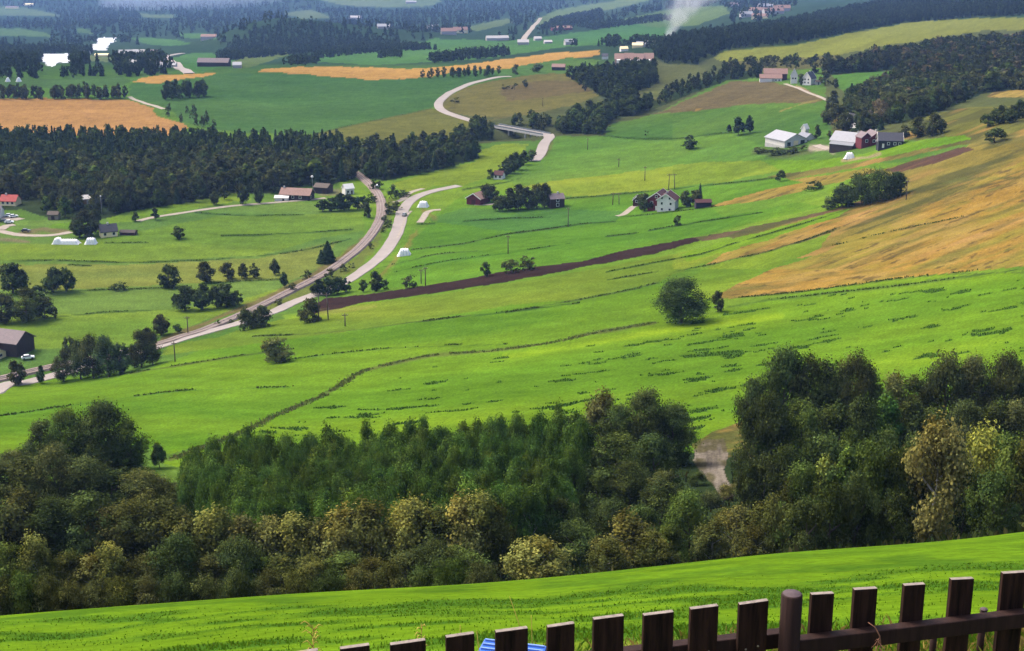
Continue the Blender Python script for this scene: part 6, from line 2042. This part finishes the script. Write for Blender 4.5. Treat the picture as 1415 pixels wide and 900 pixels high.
Xs, Ds = P(926, 52, 60)
zs = float(gz(Xs, Ds))
mb = MB()
mB = mpp(Xs, Ds)
pts, rad = [], []
for q in range(15):
    u = q / 14
    pts.append((Xs + (-3 + 44 * u + 70 * u * u) * mB * .9, Ds + 70 * u, zs - 2 + 100 * u ** .9 * mB))
    rad.append((5.5 + 46 * u + 66 * u ** 1.5) * mB)
mb.tube(pts, rad, 20)
sm = mb.obj('smoke', None or ASPH, None, True)
m, nt, v = volume_mat('smoke_volume', (.93, .94, .97), .03)
geo = N(nt, 'ShaderNodeNewGeometry')
mp = N(nt, 'ShaderNodeMapping')
mp.inputs['Scale'].default_value = (.05, .05, .028)
nt.links.new(geo.outputs['Position'], mp.inputs[0])
n1 = N(nt, 'ShaderNodeTexNoise')
n1.inputs['Scale'].default_value = 1.0
n1.inputs['Detail'].default_value = 4
nt.links.new(mp.outputs[0], n1.inputs['Vector'])
def M(op, x, y=None, clamp=False):
    n = N(nt, 'ShaderNodeMath', operation=op, use_clamp=clamp)
    for k, q in enumerate((x, y)):
        if q is None:
            continue
        if isinstance(q, (int, float)):
            n.inputs[k].default_value = q
        else:
            nt.links.new(q, n.inputs[k])
    return n.outputs[0]


sx = N(nt, 'ShaderNodeSeparateXYZ')
nt.links.new(geo.outputs['Position'], sx.inputs[0])
uu = M('DIVIDE', M('SUBTRACT', sx.outputs[2], zs - 2), 100 * mB, True)
u2 = M('MULTIPLY', uu, uu)
ax = M('ADD', M('ADD', M('MULTIPLY', uu, 44 * mB * .9), M('MULTIPLY', u2, 70 * mB * .9)), Xs - 3 * mB * .9)
ay = M('ADD', M('MULTIPLY', uu, 70), Ds)
dx, dy = M('SUBTRACT', sx.outputs[0], ax), M('SUBTRACT', sx.outputs[1], ay)
rr = M('SQRT', M('ADD', M('MULTIPLY', dx, dx), M('MULTIPLY', dy, dy)))
RR = M('MULTIPLY', M('ADD', M('ADD', M('MULTIPLY', uu, 44), M('MULTIPLY', M('POWER', uu, 1.5), 64)), 5.3), mB)
fall = M('MULTIPLY', M('SUBTRACT', .97, M('DIVIDE', rr, RR), True), 1.7, True)
body = M('SUBTRACT', M('ADD', n1.outputs['Fac'], M('MULTIPLY', fall, .30)), .54, True)
dens = M('MULTIPLY', M('MULTIPLY', body, fall), M('ADD', M('DIVIDE', .030, M('ADD', M('MULTIPLY', uu, 1.0), .035)), .008))
nt.links.new(dens, v.inputs['Density'])
sm.data.materials.clear()
sm.data.materials.append(m)
tag(sm, 'white smoke plume drifting up from a field fire', None, None, 'stuff')

# low mist lying in the head of the valley
Xm, Dm = P(265, 8, 60)
me = bpy.data.meshes.new('mist')
mm_ = MB()
mm_.tube([(0, 0, math.sin(a)) for a in np.linspace(-1.55, 1.55, 15)], [max(math.cos(a), .02) for a in np.linspace(-1.55, 1.55, 15)], 32)
mi_ = mm_.obj('mist', ASPH, None, True)
mi_.location = (Xm, Dm + 300, float(gz(Xm, Dm)) + 10)
mi_.scale = (430, 700, 95)
mt_, _, _ = volume_mat('mist_air', (.62, .74, .95), 7e-4)
mi_.data.materials.clear()
mi_.data.materials.append(mt_)
tag(mi_, 'pale low mist lying at the head of the far valley', None, None, 'stuff')

zlo = float(Z.min()) - 1.0
zhi = max(float(Z.max()), CZ) + 8
mb = MB()
mb.box(-37000, 37000, -25, 14050, zlo, zhi)
hz = mb.obj('haze', ASPH)
m, nt, v = volume_mat('haze_air', HAZE_COL, HAZE_DENS)
hz.data.materials.clear()
hz.data.materials.append(m)
tag(hz, kind='stuff')

# ------------------------------------------------------------------ light
w = bpy.data.worlds.new('World')
scene.world = w
w.use_nodes = True
nt = w.node_tree
bg = nt.nodes['Background']
sky = nt.nodes.new('ShaderNodeTexSky')
sky.sky_type = 'NISHITA'
sky.sun_disc = False
EL, AZ = math.radians(52), math.radians(SUN_AZ)     # azimuth clockwise from the view direction
sky.sun_elevation = EL
sky.sun_rotation = AZ
sky.dust_density = 5.0
sky.ozone_density = .3
sky.air_density = .8
nt.links.new(sky.outputs[0], bg.inputs[0])
bg.inputs[1].default_value = SKY_STR
sun = bpy.data.lights.new('sun', 'SUN')
sun.energy = SUN_STR
sun.angle = math.radians(24)
sun.color = (1.0, .95, .85)
so = bpy.data.objects.new('sun', sun)
COL.objects.link(so)
from mathutils import Vector
dirv = Vector((math.sin(AZ) * math.cos(EL), math.cos(AZ) * math.cos(EL), math.sin(EL)))
so.rotation_euler = dirv.to_track_quat('Z', 'Y').to_euler()
so.location = (0, 0, 400)

# ------------------------------------------------------------------ camera
cam = bpy.data.cameras.new('camera')
cam.sensor_width = 36
cam.sensor_fit = 'HORIZONTAL'
cam.lens = 36 * F / 1415
cam.clip_start = .1
cam.clip_end = 30000
co = bpy.data.objects.new('camera', cam)
COL.objects.link(co)
co.location = (0, 0, CZ)
co.rotation_euler = (math.pi / 2 - PITCH, 0, 0)
scene.camera = co

vs = scene.view_settings
scene.display_settings.display_device = 'sRGB'
vs.view_transform = 'Standard'
vs.look = 'None'
vs.gamma = 1
vs.use_curve_mapping = False
vs.exposure = EXPOSURE
cy = scene.cycles
cy.use_denoising = True
cy.denoiser = 'OPENIMAGEDENOISE'
cy.denoising_input_passes = 'RGB_ALBEDO_NORMAL'
cy.denoising_prefilter = 'NONE'
cy.sample_clamp_direct = 1.5
cy.sample_clamp_indirect = 1.0
cy.max_bounces = 5
cy.diffuse_bounces = 3
cy.glossy_bounces = 2
cy.transmission_bounces = 3
cy.volume_bounces = 0
cy.transparent_max_bounces = 6
cy.volume_step_rate = 2.0
cy.volume_max_steps = 128
